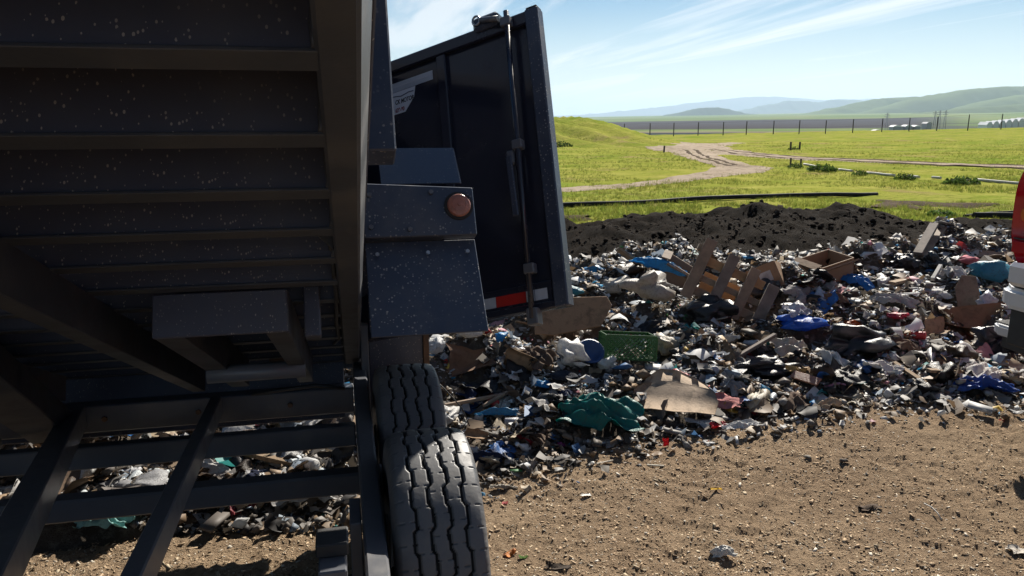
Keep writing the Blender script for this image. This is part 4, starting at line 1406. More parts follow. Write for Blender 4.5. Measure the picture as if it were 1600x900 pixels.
zz_ = [[(-.12, 0, -.10), (-.03, -.05, .02), (0, -.12, .05), (.05, -.05, .02), (.0, .08, -.12)],
       [(-.05, 0, .0), (0, 0, .13), (0, .02, .16), (.02, .0, .12), (.08, .05, -.02)],
       [(.10, 0, -.04), (.03, 0, .09), (0, 0, .14), (0, -.02, .08), (-.02, .05, -.06)],
       [(.22, -.1, .05), (.10, .06, .24), (0, .10, .20), (-.05, .02, .04), (-.25, -.05, -.10)]]
drop('flattened_box', folded_me([-1, -.55, 0, .5, 1], [-.6, -.22, .22, .62], zz_), M['card'], 1055, 630, 60, CARD2, rz=-14, rx=22, lift=.15, label='large flattened tan cardboard box with creases, right of the teal tarp', cat='cardboard')
drop('cardboard_flap', sheet_me(33, 7, 7, .08, 1.0, .5, .25, .1, True), M['card'], 1012, 620, 22, (0.28, 0.2, 0.14), rz=30, rx=30, lift=.2, label='small tan cardboard flap touching the flattened box on its left', cat='cardboard')
drop('paper_bag', sheet_me(36, 9, 9, .3, 1.0, .5, .4), M['cloth'], 1128, 638, 28, (0.48, 0.20, 0.19), rz=-20, rx=15, lift=.2, label='pinkish red printed wrapper right of the flattened cardboard box', cat='wrapper')
drop('plastic_bag', bag_me(17, 3, .6, .5, 1.2), M['bag'], 733, 535, 32, (0.60, 0.57, 0.53), rz=5, lift=.35, label='white crumpled bag below the hanging fender plate', cat='bag')
drop('plastic_bag', bag_me(18, 3, .8, .5, 1.1), M['bag'], 681, 556, 20, (0.55, 0.56, 0.58), rz=60, lift=.3, label='pale grey bag close behind the far trailer wheel', cat='bag')
drop('plastic_bag', bag_me(19, 3, .7, .6, .8), M['bag'], 782, 540, 14, LBLUE, rz=80, lift=.3, label='small cyan blue bag beside the white bag under the fender', cat='bag')
drop('cardboard_box', sheet_me(40, 9, 9, .3, 1.0, .6, .5, .2, True), M['card'], 735, 580, 36, (0.17, 0.10, 0.065), rz=12, rx=35, lift=.15, label='crushed dark brown cardboard behind the trailer wheels', cat='cardboard')
drop('storage_bin', lathe_me([(-.3, 0), (-.32, .75), (.12, .9), (.2, 1.0), (.26, 1.0), (.26, .9), (.2, .8), (-.2, .66), (-.2, 0)], 20, 'z'), M['hard'], 922, 562, 22, (0.02, 0.07, 0.22), rx=40, ry=10, lift=.2, label='dark blue round plastic tub left of the green crate', cat='tub')
drop('plastic_bag', bag_me(22, 3, .7, .5), M['bag'], 950, 585, 17, (0.62, 0.66, 0.66), lift=.3, label='white bag with greenish tint under the green crate', cat='bag')
drop('shoe', bag_me(23, 3, .45, .3, 1.6), M['cloth'], 880, 600, 19, (0.02, 0.025, 0.04), rz=-10, lift=.2, label='dark navy shoe-like rag in front of the blue tub', cat='rag')
drop('plastic_bag', bag_me(24, 3, .55, .5, 1.1), M['bag'], 848, 612, 16, LBLUE, lift=.2, label='turquoise plastic scrap between tub and teal tarp', cat='bag')
drop('plastic_strip', drape_me(25, 1.3, .25, 3, .2), M['bag'], 782, 660, 28, (0.05, 0.30, 0.55), lift=.2, rz=4, label='long light blue plastic strip beside the near trailer wheel', cat='plastic strip')
drop('cardboard_piece', sheet_me(45, 7, 7, .1, .9, .5, .35, .1, True), M['card'], 743, 692, 20, (0.30, 0.19, 0.11), rz=-25, rx=20, lift=.2, label='brown cardboard corner next to the near tyre', cat='cardboard')
drop('plastic_bag', bag_me(26, 3, .8, .4), M['bag'], 877, 706, 9, (0.28, 0.03, 0.17), lift=.2, label='small magenta bag at the front edge of the heap', cat='bag')
drop('wrapper', sheet_me(47, 7, 7, .5, .6, .8, .4), M['bag'], 1040, 699, 7, (0.75, 0.02, 0.03), rx=60, lift=.3, label='small bright red scrap on the soil edge below the cardboard box', cat='wrapper')
drop('wrapper', sheet_me(48, 9, 9, .5, 1, .5, .4), M['bag'], 1124, 675, 13, (0.55, 0.03, 0.05), lift=.2, label='crumpled red wrapper beside a white rag at the heap edge', cat='wrapper')
drop('cloth_rag', drape_me(31, 1.2, .35, 3, .2), M['cloth'], 1160, 676, 26, WHITE, rz=14, lift=.1, label='white rag lying along the edge of the dirt pad', cat='rag')
drop('cloth_rag', sheet_me(51, 11, 9, .25, 1.1, .5, .3), M['bag'], 1092, 670, 22, WHITE, rz=-4, lift=.2, label='white torn bag in front of the flattened cardboard box', cat='bag')
drop('cloth_rag', drape_me(33, 1.0, .55, 3, .35), M['cloth'], 1298, 644, 24, (0.46, 0.35, 0.24), rz=8, lift=.1, label='tan cloth rag resting on the edge of the dirt pad', cat='rag')
drop('plastic_bag', bag_me(34, 3, .9, .5, .5), M['bag'], 1270, 644, 9, LBLUE, lift=.3, label='small upright light blue bag next to the tan rag', cat='bag')
drop('terracotta_slat', slab_me([(-1, -.3), (1, -.32), (1.02, .3), (-1, .3)], .14, .03), M['hard'], 1258, 604, 24, (0.38, 0.17, 0.10), rz=-55, rx=35, lift=.3, label='terracotta coloured slat stuck at a slant above the tan rag', cat='slat')
drop('straw_mat', sheet_me(55, 9, 7, .4, .9, .4, .3), M['cloth'], 1243, 593, 16, (0.44, 0.30, 0.13), rz=-30, rx=30, lift=.5, label='straw-coloured scrap on top of the terracotta slat', cat='scrap')
drop('plastic_sheet', drape_me(41, 1.0, .55, 2, .4), M['hard'], 1232, 556, 27, (0.42, 0.39, 0.33), rz=12, rx=25, lift=.3, label='cream bent plastic seat-like shell below the royal blue bag', cat='plastic shell')
drop('orange_bag', bag_me(43, 3, .6, .5, 1.2), M['bag'], 1330, 522, 13, (0.72, 0.14, 0.02), lift=.3, label='bright orange bag right of the royal blue bag', cat='bag')
drop('refuse_bag', bag_me(44, 4, .6, .55, 1.5), M['film'], 1345, 556, 44, BLACK, rz=8, lift=.1, label='long black refuse bag under the orange bag', cat='bag')
drop('refuse_bag', bag_me(45, 4, .55, .55, 1.6), M['film'], 1196, 590, 36, BLACK, rz=10, lift=.1, label='black refuse bag between the flattened box and the terracotta slat', cat='bag')
drop('refuse_bag', bag_me(46, 4, .9, .55, 1.1), M['film'], 1560, 562, 34, (0.015, 0.017, 0.03), rz=0, lift=.3, label='dark navy refuse bag below the truck step', cat='bag')
drop('refuse_bag', bag_me(47, 4, .8, .55, 1.0), M['film'], 1462, 426, 22, BLACK, lift=.3, label='black bag on the ridge right of the leaning planks', cat='bag')
drop('refuse_bag', bag_me(48, 4, .8, .55, 1.1), M['film'], 1410, 428, 22, BLACK, lift=.3, label='black bag on the ridge below the leaning planks', cat='bag')
drop('refuse_bag', bag_me(49, 4, .8, .55, 1.2), M['film'], 1112, 505, 38, BLACK, lift=.1, label='black bag spilling waste in front of the broken crate', cat='bag')
drop('refuse_bag', bag_me(50, 4, .9, .55, 1.0), M['film'], 1196, 474, 27, (0.02, 0.018, 0.018), lift=.2, label='black bag below the labelled cardboard box', cat='bag')
drop('plastic_bag', bag_me(51, 3, .8, .5, .9), M['bag'], 1112, 492, 19, (0.62, 0.40, 0.03), rz=30, lift=1.5, label='yellow bag hanging on the broken crate', cat='bag')
drop('plywood_board', slab_me([(-.45, -1), (.4, -1.02), (.55, -.2), (.42, .95), (-.2, 1.0), (-.55, .3)], .05, .01), M['card'], 1508, 492, 33, (0.22, 0.17, 0.12), rx=58, rz=-12, lift=.75, label='weathered brown board standing on the heap left of the truck bumper', cat='board')
drop('cardboard_box', sheet_me(61, 11, 9, .25, 1.1, .45, .5, .15, True), M['card'], 1515, 522, 52, (0.25, 0.165, 0.10), rz=-14, rx=20, lift=.15, label='long torn brown cardboard left of the truck step', cat='cardboard')
drop('cardboard_piece', sheet_me(63, 9, 9, .2, 1.1, .5, .5, .15, True), M['card'], 1458, 524, 24, (0.30, 0.21, 0.13), rz=25, rx=25, lift=.15, label='crumpled tan cardboard left of the long torn brown cardboard', cat='cardboard')
drop('laundry_bundle', bag_me(53, 3, .7, .5, 1.3), M['bag'], 1548, 444, 28, (0.05, 0.24, 0.34), lift=.3, label='teal blue bundle on the ridge beside the truck bumper', cat='bundle')
drop('plastic_bag', bag_me(54, 3, .9, .55, 1.0), M['bag'], 1537, 500, 26, (0.55, 0.55, 0.60), rz=40, lift=.3, label='whitish torn bag just left of the truck bumper', cat='bag')
drop('mattress_cover', sheet_me(66, 11, 9, .2, 1.1, .5, .3), M['cloth'], 1552, 413, 28, (0.27, 0.22, 0.18), rz=-8, lift=.3, rx=10, label='grey-brown mat lying flat on the far ridge near the truck', cat='mat')
drop('cloth_rag', bag_me(56, 3, .6, .5, 1.2), M['cloth'], 1515, 418, 14, (0.62, 0.22, 0.26), lift=.3, label='pink rag on the ridge near the truck', cat='rag')
drop('paper_bundle', drape_me(57, 1.2, .4, 3, .3), M['cloth'], 1398, 486, 26, (0.44, 0.42, 0.41), rz=-50, rx=20, lift=.3, label='long grey cloth trailing down right of the vivid blue bag', cat='cloth')
drop('plastic_bag', bag_me(58, 3, .5, .5, 1.4), M['bag'], 1400, 505, 14, (0.45, 0.02, 0.06), rz=-20, lift=.2, label='dark red bag under the trailing grey cloth', cat='bag')
drop('wrapper', sheet_me(70, 9, 9, .4, .8, .6, .4), M['bag'], 1245, 498, 24, (0.63, 0.64, 0.68), rz=20, rx=35, lift=.3, label='white torn sheet just above the royal blue bag', cat='sheet')
drop('plastic_bag', bag_me(60, 3, .7, .5, 1.2), M['bag'], 955, 468, 30, (0.55, 0.51, 0.45), rz=8, lift=.25, label='cream plastic bundle behind the brown fibreboard sheet', cat='bundle')
drop('plastic_bag', bag_me(61, 3, .7, .5, 1.2), M['bag'], 893, 472, 18, (0.03, 0.22, 0.30), rz=8, lift=.3, label='teal bag against the lower corner of the trailer door', cat='bag')
# under the trailer
drop('cloth_rag', drape_me(62, 1.0, .5, 4, .3), M['cloth'], 165, 828, 42, (0.25, 0.48, 0.46), rz=4, lift=.1, label='pale turquoise rag on the ground behind the chassis, far left', cat='rag')
drop('cloth_rag', drape_me(63, 1.0, .5, 4, .3), M['cloth'], 430, 786, 22, (0.30, 0.01, 0.04), rz=14, lift=.2, label='crimson cloth seen under the lowest chassis tube', cat='cloth')
drop('plastic_bag', drape_me(64, 1.1, .5, 4, .3), M['bag'], 482, 792, 42, (0.70, 0.68, 0.66), rz=6, lift=.15, label='white plastic bag beside the crimson cloth under the trailer', cat='bag')
drop('plastic_strip', drape_me(65, 1.2, .2, 2, .2), M['bag'], 482, 775, 15, (0.72, 0.58, 0.02), rz=-20, lift=.8, label='yellow plastic strip on the white bag under the trailer', cat='plastic strip')
drop('plastic_bag', bag_me(66, 3, .6, .5, 1.2), M['bag'], 513, 656, 15, (0.40, 0.12, 0.42), rz=4, lift=.25, label='purple bag glimpsed between the chassis tubes', cat='bag')
drop('plastic_bag', bag_me(67, 3, .6, .5, 1.4), M['bag'], 260, 682, 34, (0.66, 0.67, 0.70), lift=.25, label='white bag seen just below the hinge beam, left of the hoist arm', cat='bag')
drop('plastic_bag', bag_me(68, 3, .6, .5, 1.2), M['bag'], 145, 690, 22, (0.45, 0.36, 0.28), lift=.3, label='beige bag seen between the two left hoist arms', cat='bag')
drop('wrapper', sheet_me(81, 9, 9, .3, 1., .5, .3), M['bag'], 195, 690, 16, (0.03, 0.18, 0.48), lift=.3, label='blue scrap beside the beige bag behind the hoist arms', cat='scrap')
drop('cardboard_piece', sheet_me(82, 7, 7, .15, 1., .6, .3, .15, True), M['card'], 462, 708, 26, (0.36, 0.24, 0.17), rx=40, lift=.2, label='tan cardboard seen between the two chassis tubes', cat='cardboard')
drop('plastic_bag', bag_me(70, 3, .7, .5, 1.), M['bag'], 10, 750, 12, (0.72, 0.72, 0.70), lift=.3, label='round white bag at the left edge between chassis tubes', cat='bag')
drop('foil_sheet', drape_me(71, 1.2, .5, 4, .3), M['bag'], 38, 693, 34, (0.50, 0.47, 0.40), lift=.3, label='crinkled silvery film at the far left below the hinge beam', cat='film')
drop('cardboard_piece', slab_me([(-1, -.5), (1, -.5), (.95, .5), (-.95, .5)], .1, .02), M['card'], 85, 818, 18, (0.25, 0.13, 0.08), rx=50, lift=.3, label='rust brown block of card left of the turquoise rag', cat='cardboard')
drop('plastic_bag', bag_me(72, 3, .5, .5, 1.2), M['bag'], 582, 704, 12, (0.03, 0.24, 0.52), lift=.2, label='blue bag seen between chassis rail and wheel', cat='bag')


def stick(name, x0, y0, x1, y1, w, t, m, label, lift0=0.05, lift1=0.05, D1=None, cat='plank'):
    p0, D0_ = hit(x0, y0)
    if D1 is None:
        p1, _ = hit(x1, y1)
    else:
        p1 = pt(x1, y1, D0_ + D1)
    p0 = p0 + (0, 0, lift0); p1 = p1 + ((0, 0, lift1) if D1 is None else (0, 0, 0))
    c = (p0 + p1) / 2
    me = bar_me(p0 - c, p1 - c, w, t, bevel=0.003)
    o = link(name, me, m); o.location = c
    return tag(o, label, cat)


stick('wooden_plank', 1432, 412, 1460, 350, 0.075, 0.03, M['wood_grey'], 'grey plank leaning up from the far ridge, the left of the pair', D1=0.3)
stick('wooden_plank', 1440, 410, 1477, 349, 0.085, 0.035, M['wood'], 'broad brown plank leaning up from the far ridge, the right of the pair', D1=0.4)
stick('wooden_stick', 695, 649, 790, 632, 0.02, 0.02, M['wood'], 'straight wooden lath lying beside the trailer wheels')
stick('wooden_stick', 755, 650, 793, 632, 0.018, 0.018, M['wood'], 'short lath crossing the longer lath by the wheels', 0.06, 0.06)
stick('wooden_stick', 1152, 568, 1210, 545, 0.03, 0.02, M['wood_grey'], 'grey lath leaning towards the cream plastic shell', 0.04, 0.08)
stick('wooden_stick', 310, 806, 405, 780, 0.035, 0.02, M['wood_grey'], 'grey lath on the ground under the trailer, left of the crimson cloth')
stick('wooden_stick', 1243, 436, 1264, 415, 0.02, 0.02, M['wood_grey'], 'thin grey lath propped on the brown box left of the planks', 0.05, 0.10)
stick('wooden_stick', 962, 498, 1005, 512, 0.04, 0.015, M['wood_fresh'], 'orange-brown lath above the green crate')
stick('wooden_stick', 1456, 447, 1470, 415, 0.03, 0.03, M['pipe_white'], 'pale broken tube standing near the black bag on the ridge', D1=0.1, cat='tube')

# broken slatted crate
p, D = hit(1092, 480)
HEROES.append((p[0] + .15, p[1], .35, 'broken wooden slatted crate'))
CR = thing('broken_crate', tuple(p + np.array([0, 0, 0.05])), 'broken wooden slatted crate leaning on the heap with orange plywood inside', 'crate')
CR.rotation_euler = Euler((radians(-12), radians(22), radians(-16) - YAW))
s = D / FPX


def cpart(name, x0, x1, y0, y1, z0, z1, m):
    o = link(name, box_me(((x0 + x1) / 2 * s, (y0 + y1) / 2 * s, (z0 + z1) / 2 * s), ((x1 - x0) / 2 * s, 0, 0), (0, (y1 - y0) / 2 * s, 0), (0, 0, (z1 - z0) / 2 * s), 0.003), m, CR, (0, 0, 0))
    return o


for i, (x0, x1, h) in enumerate(((-30, -12, 92), (12, 29, 84), (50, 66, 78), (84, 102, 66))):
    cpart('upright', x0, x1, -4, 4, -6, h, M['wood_grey'] if i % 2 else M['wood'])
cpart('slat', -30, 104, 5, 11, 2, 16, M['wood'])
cpart('slat', -30, 98, 5, 11, 26, 36, M['wood'])
cpart('slat', -30, 80, 5, 11, 52, 66, M['wood_fresh'])
cpart('back_panel', -8, 52, 40, 43, 4, 44, M['wood_fresh'])
cpart('end_post', -36, -28, 4, 44, 70, 80, M['wood'])


def carton(name, x, y, w, d, h, rot, label, col, open_=True, labelsticker=False):
    p, D = hit(x, y)
    s = D / FPX
    o = thing(name, tuple(p - np.array([0, 0, h * s * 0.12])), label, 'box')
    HEROES.append((p[0], p[1], w * s * .6, label))
    o.rotation_euler = Euler((radians(rot[0]), radians(rot[1]), radians(rot[2]) - YAW))
    w, d, h = w * s / 2, d * s / 2, h * s

    def q(nm, c, ax, ay, az, m=M['card'], cc=col):
        k = link(nm, box_me(c, ax, ay, az, 0), m, o, (0, 0, 0)); k.color = (*cc, 1); return k
    t = 0.004
    q('side', (0, -d, h / 2), (w, 0, 0), (0, t, 0), (0, 0, h / 2))
    q('side', (0, d, h / 2), (w, 0, 0), (0, t, 0), (0, 0, h / 2))
    q('side', (-w, 0, h / 2), (t, 0, 0), (0, d - t, 0), (0, 0, h / 2))
    q('side', (w, 0, h / 2), (t, 0, 0), (0, d - t, 0), (0, 0, h / 2))
    q('bottom', (0, 0, t), (w - t, 0, 0), (0, d - t, 0), (0, 0, t))
    if open_:
        q('flap', (-w - h * .16, 0, h * 1.05), (h * .18, 0, h * .05), (0, d, 0), (-.001, 0, t))
        q('flap', (0, -d - h * .14, h * 0.90), (w, 0, 0), (0, h * .15, -h * .12), (0, t, t))
    else:
        q('lid', (0, 0, h + t), (w, 0, 0), (0, d, 0), (0, 0, t))
    if labelsticker:
        q('shipping_label', (w * .25, -d - t - .001, h * .55), (w * .36, 0, 0), (0, .001, 0), (0, 0, h * .2), M['bag'], (0.72, 0.72, 0.74))
    return o


carton('cardboard_box', 1205, 452, 52, 48, 40, (-14, -28, -24), 'tipped brown cardboard box with white label right of the broken crate', (0.29, 0.19, 0.115), False, True)
carton('cardboard_box', 1288, 434, 66, 50, 36, (6, -10, 25), 'open brown cardboard box further right, near the vivid blue bag', (0.25, 0.17, 0.11))
carton('cardboard_box', 1048, 440, 46, 36, 36, (10, 30, -14), 'grey-brown open box tilted behind the broken crate', (0.26, 0.20, 0.155))

# green perforated crate
p, D = hit(985, 572)
s = D / FPX
HEROES.append((p[0], p[1] + .1, 50 * s, 'green mesh plastic crate'))
GC = thing('plastic_crate', tuple(p + np.array([0, 0, .03])), 'green mesh plastic crate tipped over on the heap', 'crate')
GC.rotation_euler = Euler((radians(-8), radians(4), radians(6) - YAW))
green = plain('green_crate_plastic', (0.05, 0.17, 0.045), (0.035, 0.12, 0.03), 0.4, 10, trans=0.15)
W_, H_, DP = 80 * s, 36 * s, 46 * s


def mesh_panel(W, H, nx, nz, tb=0.004):
    """panel of crossing diagonal bars with open holes between them, framed"""
    V, F = [], []

    def bar(p0, p1, w):
        p0, p1 = np.array(p0, float), np.array(p1, float)
        t = p1 - p0; t /= np.linalg.norm(t); nrm = np.array([-t[1], t[0]]) * w
        i = len(V)
        for yy in (-tb / 2, tb / 2):
            for q in (p0 - nrm, p1 - nrm, p1 + nrm, p0 + nrm):
                V.append((q[0], yy, q[1]))
        for f in ((0, 1, 2, 3), (7, 6, 5, 4), (0, 4, 5, 1), (1, 5, 6, 2), (2, 6, 7, 3), (3, 7, 4, 0)):
            F.append(tuple(i + k for k in f))
    st_ = W / nx
    for k in range(-nz, nx + nz):
        for sg in (1, -1):
            x0 = k * st_ if sg == 1 else k * st_ + H
            pts = []
            for z in np.linspace(0, H, 40):
                x = x0 + z * sg
                if 0 <= x <= W: pts.append((x, z))
            if len(pts) > 1: bar((pts[0][0] - W / 2, pts[0][1]), (pts[-1][0] - W / 2, pts[-1][1]), W * 0.0085)
    for a, b in (((-W / 2, 0), (W / 2, 0)), ((-W / 2, H), (W / 2, H)), ((-W / 2, 0), (-W / 2, H)), ((W / 2, 0), (W / 2, H))):
        bar(a, b, W * 0.025)
    return mesh('panel', V, F)


pf = mesh_panel(W_, H_, 11, 8)
link('side_panel', pf, green, GC, (0, 0, 0))
link('side_panel', pf, green, GC, (0, DP, 0))
pe = mesh_panel(DP, H_, 7, 8)
for xx in (-W_ / 2, W_ / 2):
    q = link('end_panel', pe, green, GC, (xx, DP / 2, 0)); q.rotation_euler = (0, 0, pi / 2)
q = link('bottom_panel', mesh_panel(W_, DP, 14, 10), green, GC, (0, 0, 0)); q.rotation_euler = (radians(-90), 0, 0); q.location = (0, 0, 0); q.scale = (1, 1, 1)
q.rotation_euler = (radians(-90), 0, 0); q.location = (0, 0, 0)
q.scale = (1, -1, 1); q.rotation_euler = (radians(90), 0, 0); q.scale = (1, 1, -1) if False else (1, 1, 1)
q.location = (0, DP, 0); q.rotation_euler = (radians(90), 0, 0)

# --- the many alike pieces: one template of each kind, laid out one by one
KINDS = {
    'plastic_bag': ([bag_me(200 + k, 3, .45 + .08 * (k % 4), .55, 1 + .25 * (k % 3)) for k in range(6)] + [sheet_me(280 + k, 15, 13, .34, 1.0, .75, .4, .35) for k in range(8)], 'bag', 'plastic bags scattered over the heap', 'bag'),
    'paper_scrap': ([sheet_me(220 + k, 11, 9, .25, 1.0, .6, .35, .3) for k in range(6)], 'cloth', 'paper scraps scattered over the heap', 'paper'),
    'cardboard_scrap': ([sheet_me(240 + k, 6, 6, .2, 1.0, .6, .5, .15, True) for k in range(6)], 'card', 'cardboard scraps scattered over the heap', 'cardboard'),
    'cloth_scrap': ([drape_me(260 + k, 1.0, (.22, .4, .55, .7, .3, .8)[k], 2 + k % 3, .3) for k in range(6)], 'cloth', 'rags scattered over the heap', 'rag'),
    'plastic_bottle': ([bottle_me()], 'hard', 'bottles scattered over the heap', 'bottle'),
    'drink_can': ([can_me()], 'hard', 'cans scattered over the heap', 'can'),
    'wood_splinter': ([slab_me([(-1, -.09), (.95, -.1), (1, .08), (-.97, .1)], .09)], 'card', 'wood splinters scattered over the heap', 'wood'),
}
COLS = {
    'plastic_bag': [('white', (0.64, 0.63, 0.61), 9), ('grey', (0.34, 0.34, 0.35), 5), ('black', (0.014, 0.014, 0.017), 9), ('blue', (0.04, 0.16, 0.44), 2.2), ('cream', (0.50, 0.44, 0.34), 6), ('dark brown', (0.09, 0.06, 0.04), 4), ('red', (0.42, 0.03, 0.05), 1.0), ('green', (0.05, 0.22, 0.10), .7)],
    'paper_scrap': [('white', (0.68, 0.67, 0.65), 8), ('pale blue', (0.38, 0.46, 0.56), 2), ('beige', (0.50, 0.42, 0.31), 5), ('pink', (0.52, 0.27, 0.28), .8)],
    'cardboard_scrap': [('brown', (0.26, 0.175, 0.105), 6), ('dark brown', (0.13, 0.085, 0.055), 4)],
    'cloth_scrap': [('grey', (0.30, 0.28, 0.27), 3), ('navy', (0.02, 0.03, 0.07), 3), ('white', (0.58, 0.56, 0.53), 3), ('brown', (0.15, 0.10, 0.07), 3)],
    'plastic_bottle': [('clear', (0.55, 0.60, 0.62), 3), ('white', (0.68, 0.68, 0.67), 2)],
    'drink_can': [('silver', (0.48, 0.48, 0.50), 2), ('red', (0.45, 0.03, 0.03), 1)],
    'wood_splinter': [('brown', (0.27, 0.19, 0.12), 1)],
}
WORD = {'plastic_bag': 'crumpled {} plastic', 'paper_scrap': '{} paper scrap', 'cardboard_scrap': 'torn {} cardboard scrap',
        'cloth_scrap': 'limp {} rag', 'plastic_bottle': 'empty {} plastic bottle', 'drink_can': 'dented {} can', 'wood_splinter': 'thin {} wood splinter'}
rng = np.random.default_rng(23)
LAND = [(*hit(x, y)[0][:2], w) for x, y, w in ((893, 528, 'near the brown fibreboard sheet'), (1012, 476, 'near the grey-beige bundle'), (1336, 455, 'near the vivid blue bag'), (1250, 526, 'near the royal blue bag'),
        (1535, 618, 'near the dark blue sheeting'), (938, 664, 'near the teal tarp'), (1055, 632, 'near the flattened box'), (735, 540, 'below the fender plate'), (735, 620, 'behind the far wheel'), (743, 692, 'beside the near tyre'),
        (985, 560, 'near the green crate'), (1100, 470, 'near the broken crate'), (1205, 440, 'near the labelled box'), (1290, 425, 'near the open box'), (1455, 400, 'near the leaning planks'), (1508, 480, 'near the standing board'),
        (1258, 604, 'near the terracotta slat'), (1345, 556, 'near the long black bag'), (1298, 644, 'near the tan rag'), (1560, 562, 'below the truck step'), (1440, 600, 'on the right front slope'), (1160, 676, 'near the white rag'),
        (300, 690, 'under the hinge beam'), (470, 700, 'between the chassis tubes'), (165, 810, 'near the turquoise rag'), (450, 790, 'near the crimson cloth'), (1060, 400, 'on the far left ridge'), (1250, 390, 'on the far middle ridge'), (1540, 400, 'on the far right ridge'))]
COUNT = {'plastic_bag': 290, 'paper_scrap': 190, 'cardboard_scrap': 70, 'cloth_scrap': 150, 'plastic_bottle': 36, 'drink_can': 20, 'wood_splinter': 40}
SIZE = {'plastic_bag': (.03, .12), 'paper_scrap': (.035, .085), 'cardboard_scrap': (.04, .13), 'cloth_scrap': (.04, .12), 'plastic_bottle': (.07, .10), 'drink_can': (.08, .09), 'wood_splinter': (.10, .25)}
for kind, cnt in COUNT.items():
    meshes, mk, grp, cat = KINDS[kind]
    cw = np.array([c[2] for c in COLS[kind]], float); cw /= cw.sum()
    made = 0
    while made < cnt:
        # drawn over the part of the heap the picture shows, evenly by picture area
        x, y = rng.uniform(0, 1600), rng.uniform(395, 800)
        if x < 540 and not (640 < y < 835): continue
        if 540 <= x < 700 and y < 600: continue
        if x < 870 and y < 500: continue
        r = ray(x, y)
        P_, D_h = hit(x, y)
        ee = P_[1] - np.interp(P_[0], EX, EY)
        aa, dd_ = to_ad(P_[0], P_[1])
        if ee < 0.04 or dd_ - np.interp(aa, CA, CDp) > -2.3 or D_h > 9.3: continue
        if any((P_[0] - h[0]) ** 2 + (P_[1] - h[1]) ** 2 < (h[2] * 1.0 + .03) ** 2 for h in HEROES): continue
        k = rng.choice(len(cw), p=cw)
        me = meshes[int(rng.integers(len(meshes)))]
        o = link(kind, me, M[mk])
        s = SIZE[kind][0] + (SIZE[kind][1] - SIZE[kind][0]) * rng.uniform() ** 2.6 * (0.75 + 0.08 * D_h)
        o.location = (P_[0], P_[1], P_[2] + s * rng.uniform(.0, .25))
        o.rotation_euler = (rng.normal(0, .32), rng.normal(0, .32), rng.uniform(0, 2 * pi))
        o.scale = (s, s, s)
        c = np.array(COLS[kind][k][1]) * rng.uniform(.8, 1.15)
        o.color = (*c, 1)
        mk_ = min(LAND, key=lambda h: (P_[0] - h[0]) ** 2 + (P_[1] - h[1]) ** 2)
        tag(o, ('small ' if s < np.mean(SIZE[kind]) * .85 else 'larger ') + WORD[kind].format(COLS[kind][k][0]) + ' ' + mk_[2], cat, grp)
        made += 1

rng = np.random.default_rng(11)
LT = [t_flake(k) for k in range(22)] + [t_lump(k) for k in range(14)] + [t_shard(k) for k in range(8)] + [t_strip(k) for k in range(6)]
LW = [3.2] * 22 + [2.6] * 14 + [1.6] * 8 + [1.0] * 6
n_ = 240000
X, Y = wedge(n_, rng, 2.9, 11.2, -0.82, 0.90)
a_, d_ = to_ad(X, Y)
e = Y - np.interp(X, EX, EY)
tcr = d_ - np.interp(a_, CA, CDp)
keep = (e > -0.30 * rng.uniform(0, 1, n_) ** 3) & (tcr < -2.35 + rng.normal(0, .2, n_)) & ((e > 0.0) | (rng.uniform(0, 1, n_) < .7))
for (hx_, hy_, hr_, _n) in HEROES:
    keep &= ~((np.hypot(X - hx_, Y - hy_) < hr_ * 0.75) & (rng.uniform(0, 1, n_) < .75))
X, Y, e = X[keep], Y[keep], e[keep]
n_ = len(X)
S = np.clip(rng.lognormal(math.log(0.0128), 0.62, n_), 0.006, 0.07) * (0.85 + 0.05 * np.clip(Y - 3, 0, 6))
# patches where earth dominates and patches of paler waste
patch = fbm(X * 0.9, Y * 0.9, 12.0, 3)
ci = rng.choice(len(PAL), n_, p=PW)
dk_ = rng.uniform(0, 1, n_) < np.clip(0.26 - patch * 1.1, 0.04, 0.7)
ci[dk_] = rng.choice([5, 6, 7, 4, 10, 9], dk_.sum())
C = PAL[ci] * rng.uniform(.65, 1.25, (n_, 1))
P = np.stack([X, Y, np.where(e < 0.22, np.maximum(pad_z(X, Y), big_z(X, Y)), big_z(X, Y) + fbm(X * 11, Y * 11, 0.7, 3) * 0.03) + S * rng.uniform(0.1, 0.9, n_)], -1)
scatter('loose_litter', P, S, rand_rot(n_, rng, 0.45), C, LT, LW, M['litter'], rng, 'small mixed scraps of plastic, paper and soil covering the refuse heap', 'litter')

# --- odds and ends on the dirt pad
def pad_drop(name, me, m, x, y, px, col, rz, label, cat, rx=0, lift=.05):
    r = ray(x, y); k = (0.03 - CH) / r[2]
    for _ in range(6):
        p = CP + r * k; k = (float(pad_z(p[0], p[1])) - CH) / r[2]
    p = CP + r * k; s = px * k / FPX
    o = link(name, me, m); o.location = (p[0], p[1], p[2] + lift * s + .004); o.rotation_euler = (radians(rx), 0, radians(rz) - YAW); o.scale = (s, s, s)
    o.color = (*col, 1)
    return tag(o, label, cat)


